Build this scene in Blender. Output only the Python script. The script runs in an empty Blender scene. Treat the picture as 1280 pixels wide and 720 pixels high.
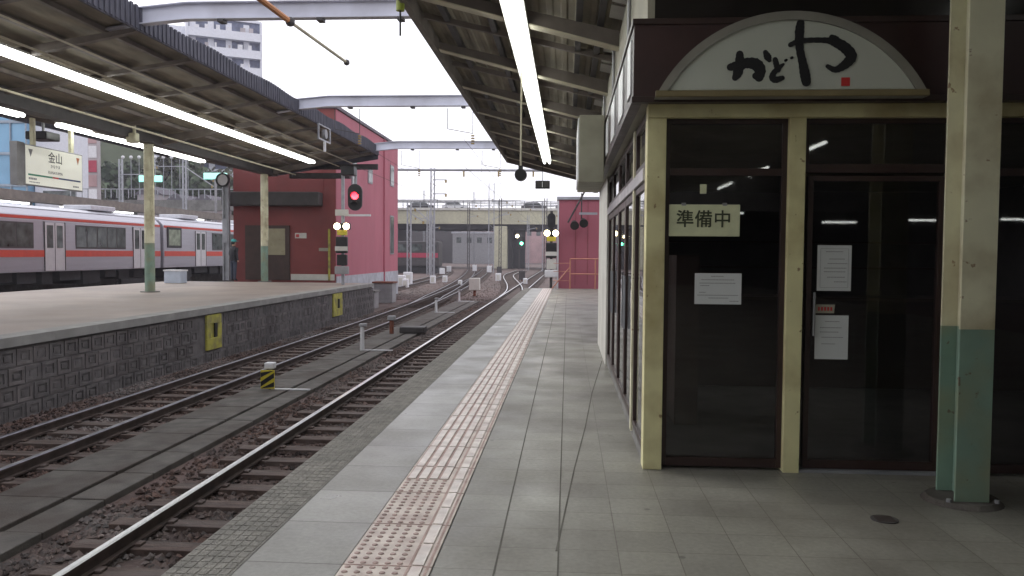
import bpy, bmesh, math, random
from mathutils import Vector, Matrix
R = math.radians
random.seed(7)
S = bpy.context.scene
C = S.collection

# ------------------------------------------------------------------ camera
cam = bpy.data.cameras.new('camera'); co = bpy.data.objects.new('camera', cam); C.objects.link(co)
cam.sensor_width = 36; cam.lens = 36*1020/1280; cam.clip_start = .05; cam.clip_end = 3000
co.matrix_world = (Matrix.Translation((0, 0, 1.5)) @ Matrix.Rotation(R(3.87), 4, 'Z')
                   @ Matrix.Rotation(R(90-2.41), 4, 'X') @ Matrix.Rotation(R(.45), 4, 'Z'))
S.camera = co
# ------------------------------------------------------------------ world, sun, exposure
SUN_EL, SUN_AZ = 38, -60           # azimuth from +Y, negative = to the left
w = bpy.data.worlds.new('World'); S.world = w; w.use_nodes = True
nt = w.node_tree; nt.nodes.clear()
sky = nt.nodes.new('ShaderNodeTexSky'); sky.sky_type = 'NISHITA'; sky.sun_disc = False
sky.sun_elevation = R(SUN_EL); sky.sun_rotation = R(SUN_AZ); sky.air_density = 1; sky.dust_density = 4
hs = nt.nodes.new('ShaderNodeHueSaturation'); hs.inputs['Saturation'].default_value = .12
mx = nt.nodes.new('ShaderNodeMix'); mx.data_type = 'RGBA'; mx.inputs[0].default_value = .6
mx.inputs[7].default_value = (8.9, 8.8, 9.6, 1)      # the even cloud layer over the sky
bg = nt.nodes.new('ShaderNodeBackground'); bg.inputs['Strength'].default_value = .15
wo = nt.nodes.new('ShaderNodeOutputWorld')
nt.links.new(sky.outputs[0], hs.inputs['Color']); nt.links.new(hs.outputs[0], mx.inputs[6])
nt.links.new(mx.outputs[2], bg.inputs['Color']); nt.links.new(bg.outputs[0], wo.inputs['Surface'])
sl = bpy.data.lights.new('sun', 'SUN'); sl.energy = .5; sl.angle = R(20); sl.color = (1, .96, .9)
so = bpy.data.objects.new('sun', sl); C.objects.link(so)
d = Vector((math.sin(R(SUN_AZ))*math.cos(R(SUN_EL)), math.cos(R(SUN_AZ))*math.cos(R(SUN_EL)), math.sin(R(SUN_EL))))
so.rotation_euler = d.to_track_quat('Z', 'Y').to_euler(); so.location = d*60
S.view_settings.view_transform = 'Standard'; S.view_settings.look = 'None'
S.view_settings.exposure = .5; S.view_settings.gamma = 1; S.view_settings.use_curve_mapping = False
S.cycles.use_denoising = True; S.cycles.max_bounces = 6; S.cycles.transparent_max_bounces = 8
S.cycles.sample_clamp_indirect = 6
LAMP = 6.0

# ------------------------------------------------------------------ materials
def nodes(name):
    m = bpy.data.materials.new(name); m.use_nodes = True
    return m, m.node_tree, m.node_tree.nodes['Principled BSDF']
def mat(name, col, rough=.6, metal=0, var=.16, scale=3., bump=.0, bscale=60., stretch=(1, 1, 1), dirt=None, dscale=.8, damt=.45, island=0, chips=None):
    m, t, b = nodes(name); L = t.links
    geo = t.nodes.new('ShaderNodeNewGeometry')
    mp = t.nodes.new('ShaderNodeMapping'); mp.inputs['Scale'].default_value = stretch
    L.new(geo.outputs['Position'], mp.inputs['Vector'])
    def noise(s, det=4, src=mp.outputs[0]):
        n = t.nodes.new('ShaderNodeTexNoise'); n.inputs['Scale'].default_value = s; n.inputs['Detail'].default_value = det
        L.new(src, n.inputs['Vector']); return n.outputs['Fac']
    def ramp(fac, a, ca, bb, cb):
        r = t.nodes.new('ShaderNodeValToRGB'); r.color_ramp.elements[0].position = a; r.color_ramp.elements[0].color = (*ca, 1)
        r.color_ramp.elements[1].position = bb; r.color_ramp.elements[1].color = (*cb, 1); L.new(fac, r.inputs[0]); return r.outputs[0]
    lo = [max(0, c*(1-var)) for c in col]; hi = [min(1, c*(1+var)) for c in col]
    cc = ramp(noise(scale, 6), .32, lo, .68, hi)
    if island:
        k = t.nodes.new('ShaderNodeMix'); k.data_type = 'RGBA'; k.blend_type = 'MULTIPLY'; k.inputs[0].default_value = 1
        r = ramp(geo.outputs['Random Per Island'], 0, (1-island,)*3, 1, (1+island,)*3)
        L.new(cc, k.inputs[6]); L.new(r, k.inputs[7]); cc = k.outputs[2]
    if dirt:
        k = t.nodes.new('ShaderNodeMix'); k.data_type = 'RGBA'; k.inputs[7].default_value = (*dirt, 1)
        f = ramp(noise(dscale, 8), .45, (0, 0, 0), .7, (damt,)*3)
        L.new(f, k.inputs[0]); L.new(cc, k.inputs[6]); cc = k.outputs[2]
    if chips:
        k = t.nodes.new('ShaderNodeMix'); k.data_type = 'RGBA'; k.inputs[7].default_value = (*chips, 1)
        L.new(ramp(noise(16, 5), .675, (0, 0, 0), .71, (.8,)*3), k.inputs[0]); L.new(cc, k.inputs[6]); cc = k.outputs[2]
    L.new(cc, b.inputs['Base Color'])
    rr = t.nodes.new('ShaderNodeMapRange'); rr.inputs['To Min'].default_value = max(.03, rough-.1); rr.inputs['To Max'].default_value = min(1, rough+.1)
    L.new(noise(scale*2.3), rr.inputs['Value']); L.new(rr.outputs[0], b.inputs['Roughness'])
    b.inputs['Metallic'].default_value = metal
    if bump:
        bp = t.nodes.new('ShaderNodeBump'); bp.inputs['Strength'].default_value = bump; bp.inputs['Distance'].default_value = .02
        L.new(noise(bscale, 3, geo.outputs['Position']), bp.inputs['Height']); L.new(bp.outputs[0], b.inputs['Normal'])
    return m
def emis(name, col, s):
    m, t, b = nodes(name); b.inputs['Base Color'].default_value = (.8, .8, .8, 1)
    b.inputs['Emission Color'].default_value = (*col, 1); b.inputs['Emission Strength'].default_value = s; return m
def glass(name, tint=(.35, .36, .36), rough=.02, refl=1.0):
    m = bpy.data.materials.new(name); m.use_nodes = True; t = m.node_tree; t.nodes.clear(); L = t.links
    tr = t.nodes.new('ShaderNodeBsdfTransparent'); tr.inputs[0].default_value = (*tint, 1)
    gl = t.nodes.new('ShaderNodeBsdfGlossy'); gl.inputs['Roughness'].default_value = rough; gl.inputs[0].default_value = (refl, refl, refl, 1)
    fr = t.nodes.new('ShaderNodeFresnel'); fr.inputs['IOR'].default_value = 1.5
    mi = t.nodes.new('ShaderNodeMixShader'); o = t.nodes.new('ShaderNodeOutputMaterial')
    L.new(fr.outputs[0], mi.inputs[0]); L.new(tr.outputs[0], mi.inputs[1]); L.new(gl.outputs[0], mi.inputs[2]); L.new(mi.outputs[0], o.inputs[0])
    return m
def tiles(name, c1, c2, mortar, w_, h_, ox, oy, ms=.004, rough=.45, stain=(.1, .095, .085), samt=.5, bump=.25):
    m, t, b = nodes(name); L = t.links
    geo = t.nodes.new('ShaderNodeNewGeometry'); mp = t.nodes.new('ShaderNodeMapping'); mp.inputs['Location'].default_value = (-ox+30, -oy+60, 0)
    L.new(geo.outputs['Position'], mp.inputs['Vector'])
    br = t.nodes.new('ShaderNodeTexBrick'); br.offset = 0; br.squash = 1
    for k, v in (('Scale', 1), ('Mortar Size', ms), ('Mortar Smooth', .3), ('Bias', 0), ('Brick Width', w_), ('Row Height', h_)): br.inputs[k].default_value = v
    br.inputs['Color1'].default_value = (*c1, 1); br.inputs['Color2'].default_value = (*c2, 1); br.inputs['Mortar'].default_value = (*mortar, 1)
    L.new(mp.outputs[0], br.inputs['Vector'])
    def noise(s, d_=8):
        n = t.nodes.new('ShaderNodeTexNoise'); n.inputs['Scale'].default_value = s; n.inputs['Detail'].default_value = d_; L.new(geo.outputs['Position'], n.inputs['Vector']); return n.outputs['Fac']
    def rng(f, a, b_, c, d_):
        r = t.nodes.new('ShaderNodeMapRange')
        for i, v in enumerate((a, b_, c, d_)): r.inputs[i+1].default_value = v
        L.new(f, r.inputs[0]); return r.outputs[0]
    k = t.nodes.new('ShaderNodeMix'); k.data_type = 'RGBA'; k.inputs[7].default_value = (*stain, 1)
    L.new(rng(noise(.9), .45, .72, 0, samt), k.inputs[0]); L.new(br.outputs['Color'], k.inputs[6])
    k2 = t.nodes.new('ShaderNodeMix'); k2.data_type = 'RGBA'; k2.blend_type = 'MULTIPLY'; k2.inputs[0].default_value = 1
    L.new(k.outputs[2], k2.inputs[6]); L.new(rng(noise(35, 4), .3, .7, .86, 1.1), k2.inputs[7])
    vo = t.nodes.new('ShaderNodeTexVoronoi'); vo.inputs['Scale'].default_value = 2.3; L.new(geo.outputs['Position'], vo.inputs['Vector'])
    k3 = t.nodes.new('ShaderNodeMix'); k3.data_type = 'RGBA'; k3.inputs[7].default_value = (.07, .065, .055, 1)
    L.new(rng(vo.outputs['Distance'], .035, .05, .6, 0), k3.inputs[0]); L.new(k2.outputs[2], k3.inputs[6]); L.new(k3.outputs[2], b.inputs['Base Color'])
    L.new(rng(noise(1.7), .3, .7, rough-.12, rough+.15), b.inputs['Roughness'])
    bp = t.nodes.new('ShaderNodeBump'); bp.inputs['Strength'].default_value = bump; bp.inputs['Distance'].default_value = .004
    inv = t.nodes.new('ShaderNodeMath'); inv.operation = 'SUBTRACT'; L.new(rng(noise(120, 2), 0, 1, 0, .5), inv.inputs[0]); L.new(br.outputs['Fac'], inv.inputs[1])
    L.new(inv.outputs[0], bp.inputs['Height']); L.new(bp.outputs[0], b.inputs['Normal'])
    return m

M = dict(
 ground=mat('ground_soil', (.085, .06, .052), .9, var=.4, scale=2, bump=.8, bscale=25, dirt=(.17, .1, .092), dscale=.25),
 stone=mat('ballast_stone', (.08, .05, .04), .85, var=.45, scale=1.2, island=.7, dirt=(.26, .25, .24), dscale=.45, damt=.6),
 concrete=mat('concrete', (.2, .195, .185), .8, var=.22, scale=2, bump=.3, dirt=(.09, .085, .08)),
 trough=mat('trough_concrete', (.098, .09, .08), .88, var=.3, scale=4, bump=.4, dirt=(.05, .036, .028), dscale=1.2, damt=.8),
 kerb=mat('kerb_concrete', (.27, .265, .25), .7, var=.2, scale=4, bump=.3, dirt=(.12, .12, .11), dscale=2),
 oppo=mat('platform_asphalt', (.285, .232, .2), .55, var=.14, scale=.5, bump=.25, dirt=(.15, .14, .13), dscale=.35),
 block=mat('wall_block', (.13, .12, .12), .85, var=.3, scale=5, bump=.5, dirt=(.06, .055, .055), dscale=.7),
 blockrim=mat('wall_block_rim', (.145, .13, .128), .85, var=.4, scale=3, stretch=(1, 1, .3), dirt=(.07, .06, .06), dscale=.6, damt=.85, island=.2),
 edge=mat('edge_strip', (.215, .205, .18), .8, var=.22, scale=9, bump=.8, bscale=70, dirt=(.1, .1, .09), dscale=1.5),
 tact=mat('tactile_pink', (.54, .48, .43), .6, var=.14, scale=7, dirt=(.33, .24, .22), dscale=5, damt=.6),
 tdot=mat('tactile_dot', (.34, .25, .225), .7, var=.3, scale=14),
 tbar=mat('tactile_bar', (.66, .61, .57), .5, var=.15, scale=9, dirt=(.4, .3, .27), dscale=6, damt=.5),
 tgroove=mat('tactile_groove', (.38, .28, .25), .8, var=.25, scale=9),
 joint=mat('joint_filler', (.1, .095, .08), .9, var=.2),
 railtop=mat('polished_rail', (.68, .68, .7), .34, 1, var=.03, scale=2),
 rail=mat('rusty_rail', (.07, .05, .042), .75, .3, var=.3, scale=6),
 railold=mat('dull_rail_top', (.17, .165, .185), .42, .9, var=.2, scale=6),
 sleeper=mat('sleeper_wood', (.08, .055, .045), .85, var=.4, scale=5, stretch=(1, 4, 4), bump=.5, bscale=30, dirt=(.17, .15, .14), dscale=1.4),
 steel_w=mat('lavender_steel', (.66, .68, .77), .5, .0, var=.08, scale=1.5, dirt=(.3, .28, .3), dscale=.9, damt=.3),
 darksteel=mat('dark_steel', (.06, .055, .055), .6, .2, var=.2),
 greysteel=mat('grey_steel', (.28, .28, .29), .5, .3, var=.15),
 galv=mat('galvanised', (.36, .37, .4), .45, .5, var=.15),
 underside=mat('canopy_sheet', (.235, .205, .15), .75, var=.2, scale=1.3, stretch=(4, 1, 1), dirt=(.1, .09, .07), dscale=.9),
 rafter=mat('canopy_rafter', (.17, .145, .125), .7, var=.2, scale=3, dirt=(.08, .06, .05), dscale=1.6),
 fascia=mat('canopy_fascia', (.085, .085, .11), .8, var=.3, scale=2, stretch=(1, 8, 1)),
 cream=mat('cream_paint', (.7, .68, .49), .5, var=.07, scale=3, chips=(.22, .12, .06), bump=.2, bscale=14, dirt=(.33, .26, .14), dscale=2.5, damt=.75),
 yellowpost=mat('shop_post_paint', (.7, .66, .37), .5, var=.07, scale=3, chips=(.2, .11, .05), bump=.15, bscale=14, dirt=(.27, .19, .07), dscale=2.1, damt=.75),
 mint=mat('mint_paint', (.2, .3, .235), .5, var=.12, scale=3, chips=(.13, .08, .05), bump=.2, bscale=14, dirt=(.25, .26, .16), dscale=2.2, damt=.9),
 maroon=mat('maroon_panel', (.04, .016, .015), .45, var=.2, scale=3),
 frame=mat('brown_frame', (.035, .018, .015), .4, var=.2, scale=4),
 darkroom=mat('dark_interior', (.085, .08, .076), .8, var=.2),
 blackgloss=mat('dark_panel', (.022, .019, .017), .18, var=.15),
 beige=mat('beige_wall', (.36, .34, .27), .7, var=.1, dirt=(.2, .18, .13)),
 whitew=mat('white_wall', (.62, .61, .56), .6, var=.06, dirt=(.4, .38, .33), dscale=1.4),
 signface=mat('sign_acrylic', (.5, .52, .46), .35, var=.04, scale=1.5, dirt=(.4, .42, .34), dscale=1.2),
 signrim=mat('sign_rim', (.23, .22, .19), .5, var=.15, scale=5),
 ink=mat('black_ink', (.008, .008, .01), .5, var=.1),
 redink=mat('red_seal', (.55, .03, .03), .5, var=.1),
 placard=mat('cream_placard', (.62, .64, .42), .5, var=.06, scale=14),
 placardink=mat('dark_green_lettering', (.05, .06, .03), .6, var=.1),
 paper=mat('paper', (.62, .64, .64), .7, var=.03),
 papertext=mat('paper_text', (.3, .3, .31), .7, var=.1),
 redwall_shaded=mat('red_wall_shaded', (.24, .058, .055), .75, var=.1, scale=1.2, dirt=(.15, .045, .042), dscale=.5, damt=.6),  # darker copy of the red render, its shade put into the colour
 pinkwall_lit=mat('pink_red_wall_lit', (.43, .125, .165), .75, var=.1, scale=1, stretch=(1, 1, .3), dirt=(.33, .1, .13), dscale=.5, damt=.6),  # paler copy of the red render, the light on it put into the colour
 plinth=mat('plinth', (.42, .43, .47), .8, var=.15, dirt=(.25, .24, .25)),
 browndoor=mat('brown_door', (.06, .035, .028), .6, var=.15),
 doorpane=mat('frosted_pane', (.34, .31, .2), .3, var=.1),
 steelbody=mat('stainless_body', (.47, .47, .52), .34, .5, var=.06, scale=1, stretch=(1, .3, 6)),
 traindoor=mat('train_door', (.66, .66, .68), .4, .4, var=.05),
 orange=mat('orange_stripe', (.62, .07, .04), .45, var=.06),
 trainroof=mat('train_roof', (.55, .56, .6), .5, .1, var=.1),
 under=mat('underframe', (.02, .02, .022), .8, var=.3),
 trainglass=mat('train_glass', (.075, .09, .085), .12, var=.75, scale=1.6),
 rubber=mat('rubber', (.015, .015, .016), .6, var=.1),
 black=mat('black_paint', (.014, .014, .015), .45, var=.2),
 white=mat('white_paint', (.72, .72, .74), .5, var=.06),
 greybox=mat('grey_cabinet', (.3, .3, .31), .6, var=.12, dirt=(.15, .13, .12)),
 yellow=mat('yellow_paint', (.6, .5, .03), .55, var=.12, dirt=(.3, .25, .08), dscale=3),
 yellowold=mat('worn_yellow_paint', (.42, .39, .06), .7, var=.18, scale=6, dirt=(.16, .14, .09), dscale=4, damt=.7),
 rust=mat('rust', (.17, .06, .035), .85, var=.3, scale=9),
 orangerod=mat('orange_insulated_tube', (.5, .22, .09), .5, var=.15),
 orangerail=mat('orange_railing', (.5, .21, .14), .5, var=.1),
 bridge=mat('bridge_girder', (.52, .5, .36), .6, var=.1, dirt=(.25, .24, .19), dscale=.25),
 bridgeshade=mat('bridge_shade', (.03, .03, .032), .8, var=.2),  # near-black: shade under the bridge is put into this colour
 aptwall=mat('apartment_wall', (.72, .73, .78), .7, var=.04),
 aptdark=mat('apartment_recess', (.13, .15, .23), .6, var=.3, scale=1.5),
 towerglass=mat('tower_glass', (.18, .36, .52), .15, .2, var=.15, scale=.2),
 towerframe=mat('tower_frame', (.3, .36, .42), .5, .3),
 housew=mat('house_render', (.42, .38, .39), .8, var=.15, scale=.4),
 housep=mat('house_pink', (.46, .3, .3), .8, var=.15, scale=.4),
 roofdark=mat('house_roof', (.12, .11, .13), .7, var=.2),
 teal=emis('teal_lit_sign', (.1, .75, .6), .9),
 bark=mat('bark', (.07, .05, .04), .9, var=.3),
 leaf=mat('leaf', (.05, .075, .035), .7, var=.4, scale=.8, island=.55),
 leaf2=mat('leaf_olive', (.085, .09, .045), .7, var=.4, scale=.8, island=.5),
 hill=mat('hill_ground', (.06, .075, .04), .95, var=.3, scale=.2),
 tube=emis('fluorescent_tube', (.97, 1, .96), LAMP),
 tubehousing=mat('lamp_housing', (.6, .6, .56), .5, var=.05),
 redlamp=emis('red_signal_light', (1, .012, .03), 5),
 warmlamp=emis('warm_signal_light', (1, .85, .5), 14),
 greenlamp=emis('green_signal_light', (.1, 1, .5), 10),
 skin=mat('skin', (.45, .28, .2), .6, var=.05),
 jacket=mat('dark_jacket', (.02, .022, .03), .8, var=.2, scale=9),
 trousers=mat('blue_grey_trousers', (.055, .065, .1), .8, var=.2, scale=9),
 cap=mat('teal_cap', (.05, .38, .38), .7, var=.1),
 boxblue=mat('pale_blue_box', (.5, .56, .66), .6, var=.08),
 wire=mat('cable_black', (.03, .03, .03), .7, var=.1),
 ceramic=mat('ceramic_insulator', (.3, .22, .08), .25, var=.2),
 lightpanel=mat('white_plastic_panel', (.75, .76, .76), .35, var=.04),
 redtrain=mat('red_train_body', (.4, .03, .07), .4, var=.1),
 cabletrunk=mat('trunking', (.5, .46, .34), .6, var=.15),
)
M['boardface'] = mat('name_board_cream', (.76, .76, .68), .4, var=.03); M['boardface'].node_tree.nodes['Principled BSDF'].inputs['Emission Color'].default_value = (1, 1, .88, 1); M['boardface'].node_tree.nodes['Principled BSDF'].inputs['Emission Strength'].default_value = .22
M['glass'] = glass('shop_glass', (.85, .85, .85))
M['skyl'] = mat('pale_roof_light', (.6, .6, .56), .5, var=.1)
M['tile'] = tiles('platform_tile', (.2, .194, .168), (.238, .232, .2), (.115, .105, .085), .3, .3, -.03, 3.8, rough=.42, ms=.003, samt=.75, stain=(.085, .075, .062))
M['slab'] = tiles('edge_slab', (.2, .198, .175), (.262, .26, .235), (.09, .085, .075), 5, .6, -1.54, 3.8, ms=.006, rough=.38, samt=.6)

# ------------------------------------------------------------------ mesh builder
class MB:
    def __init__(s): s.v = []; s.f = []; s.m = []; s.mi = 0
    def quadbox(s, c8):
        n = len(s.v); s.v += [tuple(p) for p in c8]
        for q in ((0, 3, 2, 1), (4, 5, 6, 7), (0, 1, 5, 4), (1, 2, 6, 5), (2, 3, 7, 6), (3, 0, 4, 7)):
            s.f.append(tuple(n+i for i in q)); s.m.append(s.mi)
        return s
    def box(s, x0, x1, y0, y1, z0, z1):
        return s.quadbox([(x0, y0, z0), (x1, y0, z0), (x1, y1, z0), (x0, y1, z0), (x0, y0, z1), (x1, y0, z1), (x1, y1, z1), (x0, y1, z1)])
    def cbox(s, c, sz, rz=0, rx=0):
        mt = Matrix.Rotation(rz, 3, 'Z') @ Matrix.Rotation(rx, 3, 'X'); c = Vector(c); h = [k/2 for k in sz]
        return s.quadbox([c+mt@Vector((a*h[0], b*h[1], z*h[2])) for z in (-1, 1) for a, b in ((-1, -1), (1, -1), (1, 1), (-1, 1))])
    def bar(s, p0, p1, w_, h_=None, up=(0, 0, 1)):
        p0, p1 = Vector(p0), Vector(p1); a = (p1-p0).normalized(); h_ = h_ or w_; up = Vector(up)
        if abs(a.dot(up)) > .98: up = Vector((0, 1, 0))
        r = a.cross(up).normalized(); u = r.cross(a)
        o = [(-1, -1), (1, -1), (1, 1), (-1, 1)]
        return s.quadbox([p+r*(i*w_/2)+u*(j*h_/2) for p in (p0, p1) for i, j in o])
    def cyl(s, p0, p1, r0, r1=None, n=12):
        r1 = r0 if r1 is None else r1; p0, p1 = Vector(p0), Vector(p1); a = (p1-p0).normalized()
        up = Vector((0, 0, 1)) if abs(a.z) < .9 else Vector((1, 0, 0)); u = a.cross(up).normalized(); w_ = a.cross(u)
        b = len(s.v)
        for p, r in ((p0, r0), (p1, r1)):
            for k in range(n): t = 2*math.pi*k/n; s.v.append(tuple(p+u*(r*math.cos(t))+w_*(r*math.sin(t))))
        for k in range(n): s.f.append((b+k, b+(k+1) % n, b+n+(k+1) % n, b+n+k)); s.m.append(s.mi)
        s.f.append(tuple(b+k for k in range(n))[::-1]); s.f.append(tuple(b+n+k for k in range(n))); s.m += [s.mi]*2
        return s
    def prism(s, poly, axis, a, b):       # poly of 2D points extruded along axis from a to b
        n = len(poly); k = len(s.v)
        def P(p, t):
            return {'x': (t, p[0], p[1]), 'y': (p[0], t, p[1]), 'z': (p[0], p[1], t)}[axis]
        s.v += [P(p, a) for p in poly]+[P(p, b) for p in poly]
        for i in range(n): s.f.append((k+i, k+(i+1) % n, k+n+(i+1) % n, k+n+i)); s.m.append(s.mi)
        s.f.append(tuple(k+i for i in range(n))); s.f.append(tuple(k+n+i for i in range(n))); s.m += [s.mi]*2
        return s
    def path(s, pts, r, n=8):
        for a, b in zip(pts, pts[1:]): s.cyl(a, b, r, n=n)
        return s
    def ball(s, c, r, sz=(1, 1, 1), n=10):
        k = len(s.v); rings = n//2
        for i in range(rings+1):
            ph = math.pi*i/rings
            for j in range(n):
                t = 2*math.pi*j/n; s.v.append((c[0]+sz[0]*r*math.sin(ph)*math.cos(t), c[1]+sz[1]*r*math.sin(ph)*math.sin(t), c[2]+sz[2]*r*math.cos(ph)))
        for i in range(rings):
            for j in range(n): s.f.append((k+i*n+j, k+i*n+(j+1) % n, k+(i+1)*n+(j+1) % n, k+(i+1)*n+j)); s.m.append(s.mi)
        return s
    def build(s, name, m, parent=None, label=None, cat=None, group=None, kind=None, bevel=0, smooth=False, origin=None, recalc=True):
        if parent is not None:
            rt = parent
            while rt.parent: rt = rt.parent
            o = Vector(rt['_o'])
        elif origin: o = Vector(origin)
        else:
            xs, ys, zs = zip(*s.v); o = Vector(((min(xs)+max(xs))/2, (min(ys)+max(ys))/2, min(zs)))
        me = bpy.data.meshes.new(name); me.from_pydata([(x-o.x, y-o.y, z-o.z) for x, y, z in s.v], [], s.f)
        ms = m if isinstance(m, (list, tuple)) else [m]
        for q in ms: me.materials.append(q)
        if len(ms) > 1: me.polygons.foreach_set('material_index', s.m)
        if recalc and len(s.f) < 60000:
            bm = bmesh.new(); bm.from_mesh(me); bmesh.ops.remove_doubles(bm, verts=bm.verts, dist=1e-6) if smooth else None
            bmesh.ops.recalc_face_normals(bm, faces=bm.faces); bm.to_mesh(me); bm.free()
        if smooth: me.polygons.foreach_set('use_smooth', [True]*len(me.polygons))
        ob = bpy.data.objects.new(name, me); C.objects.link(ob)
        if parent is not None: ob.parent = parent
        else: ob.location = o; ob['_o'] = tuple(o)
        if label: ob['label'] = label
        if cat: ob['category'] = cat
        if group: ob['group'] = group
        if kind: ob['kind'] = kind
        if bevel:
            bv = ob.modifiers.new('bevel', 'BEVEL'); bv.width = bevel; bv.segments = 2; bv.limit_method = 'ANGLE'
        return ob
def thing(name, label, cat, loc, group=None):
    o = bpy.data.objects.new(name, None); C.objects.link(o); o.location = loc; o['_o'] = tuple(loc)
    o['label'] = label; o['category'] = cat; o.empty_display_size = .2
    if group: o['group'] = group
    return o
def copy_thing(o, label, loc, group=None, rz=None):
    c = o.copy(); C.objects.link(c); c.location = loc; c['label'] = label
    if rz is not None: c.rotation_euler = (0, 0, rz)
    def rec(a, b):
        for ch in [q for q in bpy.data.objects if q.parent == a]:
            d_ = ch.copy(); C.objects.link(d_); d_.parent = b; rec(ch, d_)
    rec(o, c); return c
ORD = ['first', 'second', 'third', 'fourth', 'fifth', 'sixth', 'seventh', 'eighth', 'ninth', 'tenth', 'eleventh', 'twelfth', 'thirteenth', 'fourteenth', 'fifteenth', 'sixteenth']
def text_mesh(body, size, thick=.001):
    cu = bpy.data.curves.new('text', 'FONT'); cu.body = body; cu.size = size; cu.extrude = thick; cu.align_x = 'CENTER'; cu.align_y = 'CENTER'; cu.resolution_u = 4
    to = bpy.data.objects.new('text', cu); C.objects.link(to); bpy.context.view_layer.update()
    me = bpy.data.meshes.new_from_object(to.evaluated_get(bpy.context.evaluated_depsgraph_get()))
    bpy.data.objects.remove(to); return me
def text_part(name, body, size, centre, face, m, parent, bold=0, sx=1):
    """flat lettering; face '-y' looks towards the camera, '+x' looks right"""
    me = text_mesh(body, size)
    if bold:
        pass
    rt = parent
    while rt.parent: rt = rt.parent
    o = Vector(rt['_o']); c = Vector(centre)
    if face == '-y': mt = Matrix(((sx, 0, 0), (0, 0, -1), (0, 1, 0)))
    else: mt = Matrix(((0, 0, 1), (sx, 0, 0), (0, 1, 0)))
    for v in me.vertices: v.co = mt @ v.co + c - o
    me.materials.clear(); me.materials.append(m)
    ob = bpy.data.objects.new(name, me); C.objects.link(ob); ob.parent = parent
    if bold:
        sd = ob.modifiers.new('thicken', 'SOLIDIFY'); sd.thickness = bold; sd.offset = 0
    return ob

# ================================================================== GROUND AND PLATFORMS
MB().box(-900, 900, -200, 1500, -1.6, -1.13).build('ground', M['ground'], kind='structure')
PY0, PY1 = -30, 35.6
b = MB().box(-1.78, 9, PY0, PY1, -1.2, -.006); b.box(-1.86, -1.5, PY0, PY1, -.16, -.005)
b.build('platform', M['concrete'], kind='structure')
MB().box(-.62, 9, PY0, PY1, -.005, 0).build('platform_tiles', M['tile'], kind='structure')
MB().box(-1.54, -1.065, PY0, PY1, -.005, .001).build('platform_edge_slabs', M['slab'], kind='structure')
# ridged non-slip strip at the very edge
b = MB(); b.box(-1.86, -1.545, PY0, PY1, -.0045, 0)
y = 2.5
while y < 35:
    for i in range(6): b.box(-1.852+i*.0505, -1.852+i*.0505+.04, y, y+.062, 0, .0028)
    y += .075
b.build('platform_edge_strip', M['edge'], kind='structure')
# tactile paving: studs near, bars further along, guide lines at the inner side
b = MB()
b.mi = 0; b.box(-1.06, -.63, PY0, PY1, -.0045, .002)
y = 2.0; jt = False
while y < 34.9:
    jt = not jt
    if y < 5.0:
        b.mi = 1
        for i in range(5):
            for j in range(5): b.cyl((-1.03+i*.06, y+.03+j*.06, .002), (-1.03+i*.06, y+.03+j*.06, .007), .0165, .012, n=8)
    else:
        b.mi = 3; b.box(-1.05, -.77, y, y+.3, .002, .004)
        b.mi = 2
        for i in range(4): b.box(-1.04+i*.072, -1.04+i*.072+.05, y+(.012 if jt else 0), y+(.3 if jt else .288), .004, .009)
    b.mi = 3
    for x in (-.745, -.655): b.box(x, x+.012, y+.006, y+.294, .002, .004)
    b.mi = 2; b.box(-.725, -.672, y+.01, y+.29, .002, .008)
    if jt: b.mi = 3; b.box(-1.06, -.63, y-.004, y+.004, .002, .0048)
    y += .3
b.build('tactile_paving', [M['tact'], M['tdot'], M['tbar'], M['tgroove']], kind='structure')
# slanting cut joint across the tiles and the strip joint
b = MB()
pts = [(-.04, 4.07), (.065, 5.68), (.17, 7.05), (.28, 8.8), (.5, 11.5)]
for (x0, y0), (x1, y1) in zip(pts, pts[1:]): b.quadbox([(x0-.005, y0, .0), (x0+.005, y0, .0), (x1+.005, y1, .0), (x1-.005, y1, .0), (x0-.005, y0, .002), (x0+.005, y0, .002), (x1+.005, y1, .002), (x1-.005, y1, .002)])
for x in (-.33, -.03): b.box(x-.004, x+.004, 2, 30, 0, .0025)
b.build('platform_joint', M['joint'], kind='structure')

# opposite platform
OX = -8.45
b = MB(); b.box(-17.6, OX-.06, PY0, 35, -1.2, .155)
b.build('opposite_platform', M['oppo'], kind='structure')
b = MB().box(OX-.4, OX+.04, PY0, 35.05, .02, .17); b.box(-17.6, OX-.4, 34.9, 35.05, .0, .168); b.build('opposite_platform_kerb', M['kerb'], kind='structure')
b = MB().box(-17.6, OX-.4, PY0, 34.9, .155, .166); b.build('opposite_platform_paving', M['oppo'], kind='structure')
b = MB()                                             # block facing with raised rims
b.mi = 0; b.box(OX-.06, OX-.03, PY0, 35, -1.2, .02)
gaps = [(18.3, 19.55), (28.7, 30.3)]
y = 8.0; 
while y < 34.8:
    for r in range(4):
        yy = y+(.2 if r % 2 else 0); z1 = -.03-r*.29; z0 = z1-.26
        if any(a-.35 < yy < c_ for a, c_ in gaps) and r < 3: continue
        jit = random.uniform(-.008, .008)
        b.mi = 1 if random.random() < (.75 if y < 24 else .3) and r < 3 else 0
        x0, x1 = OX-.03, OX-.012+jit
        for a, c_, e, f in ((yy, yy+.36, z1-.05, z1), (yy, yy+.36, z0, z0+.05), (yy, yy+.06, z0+.05, z1-.05), (yy+.3, yy+.36, z0+.05, z1-.05)):
            b.box(x0, x1, a, c_, e, f)
        b.mi = 0; b.box(x0, x1-.005, yy+.11, yy+.25, z0+.09, z1-.09)
    y += .4
b.build('opposite_platform_wall', [M['block'], M['blockrim']], kind='structure')
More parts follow.
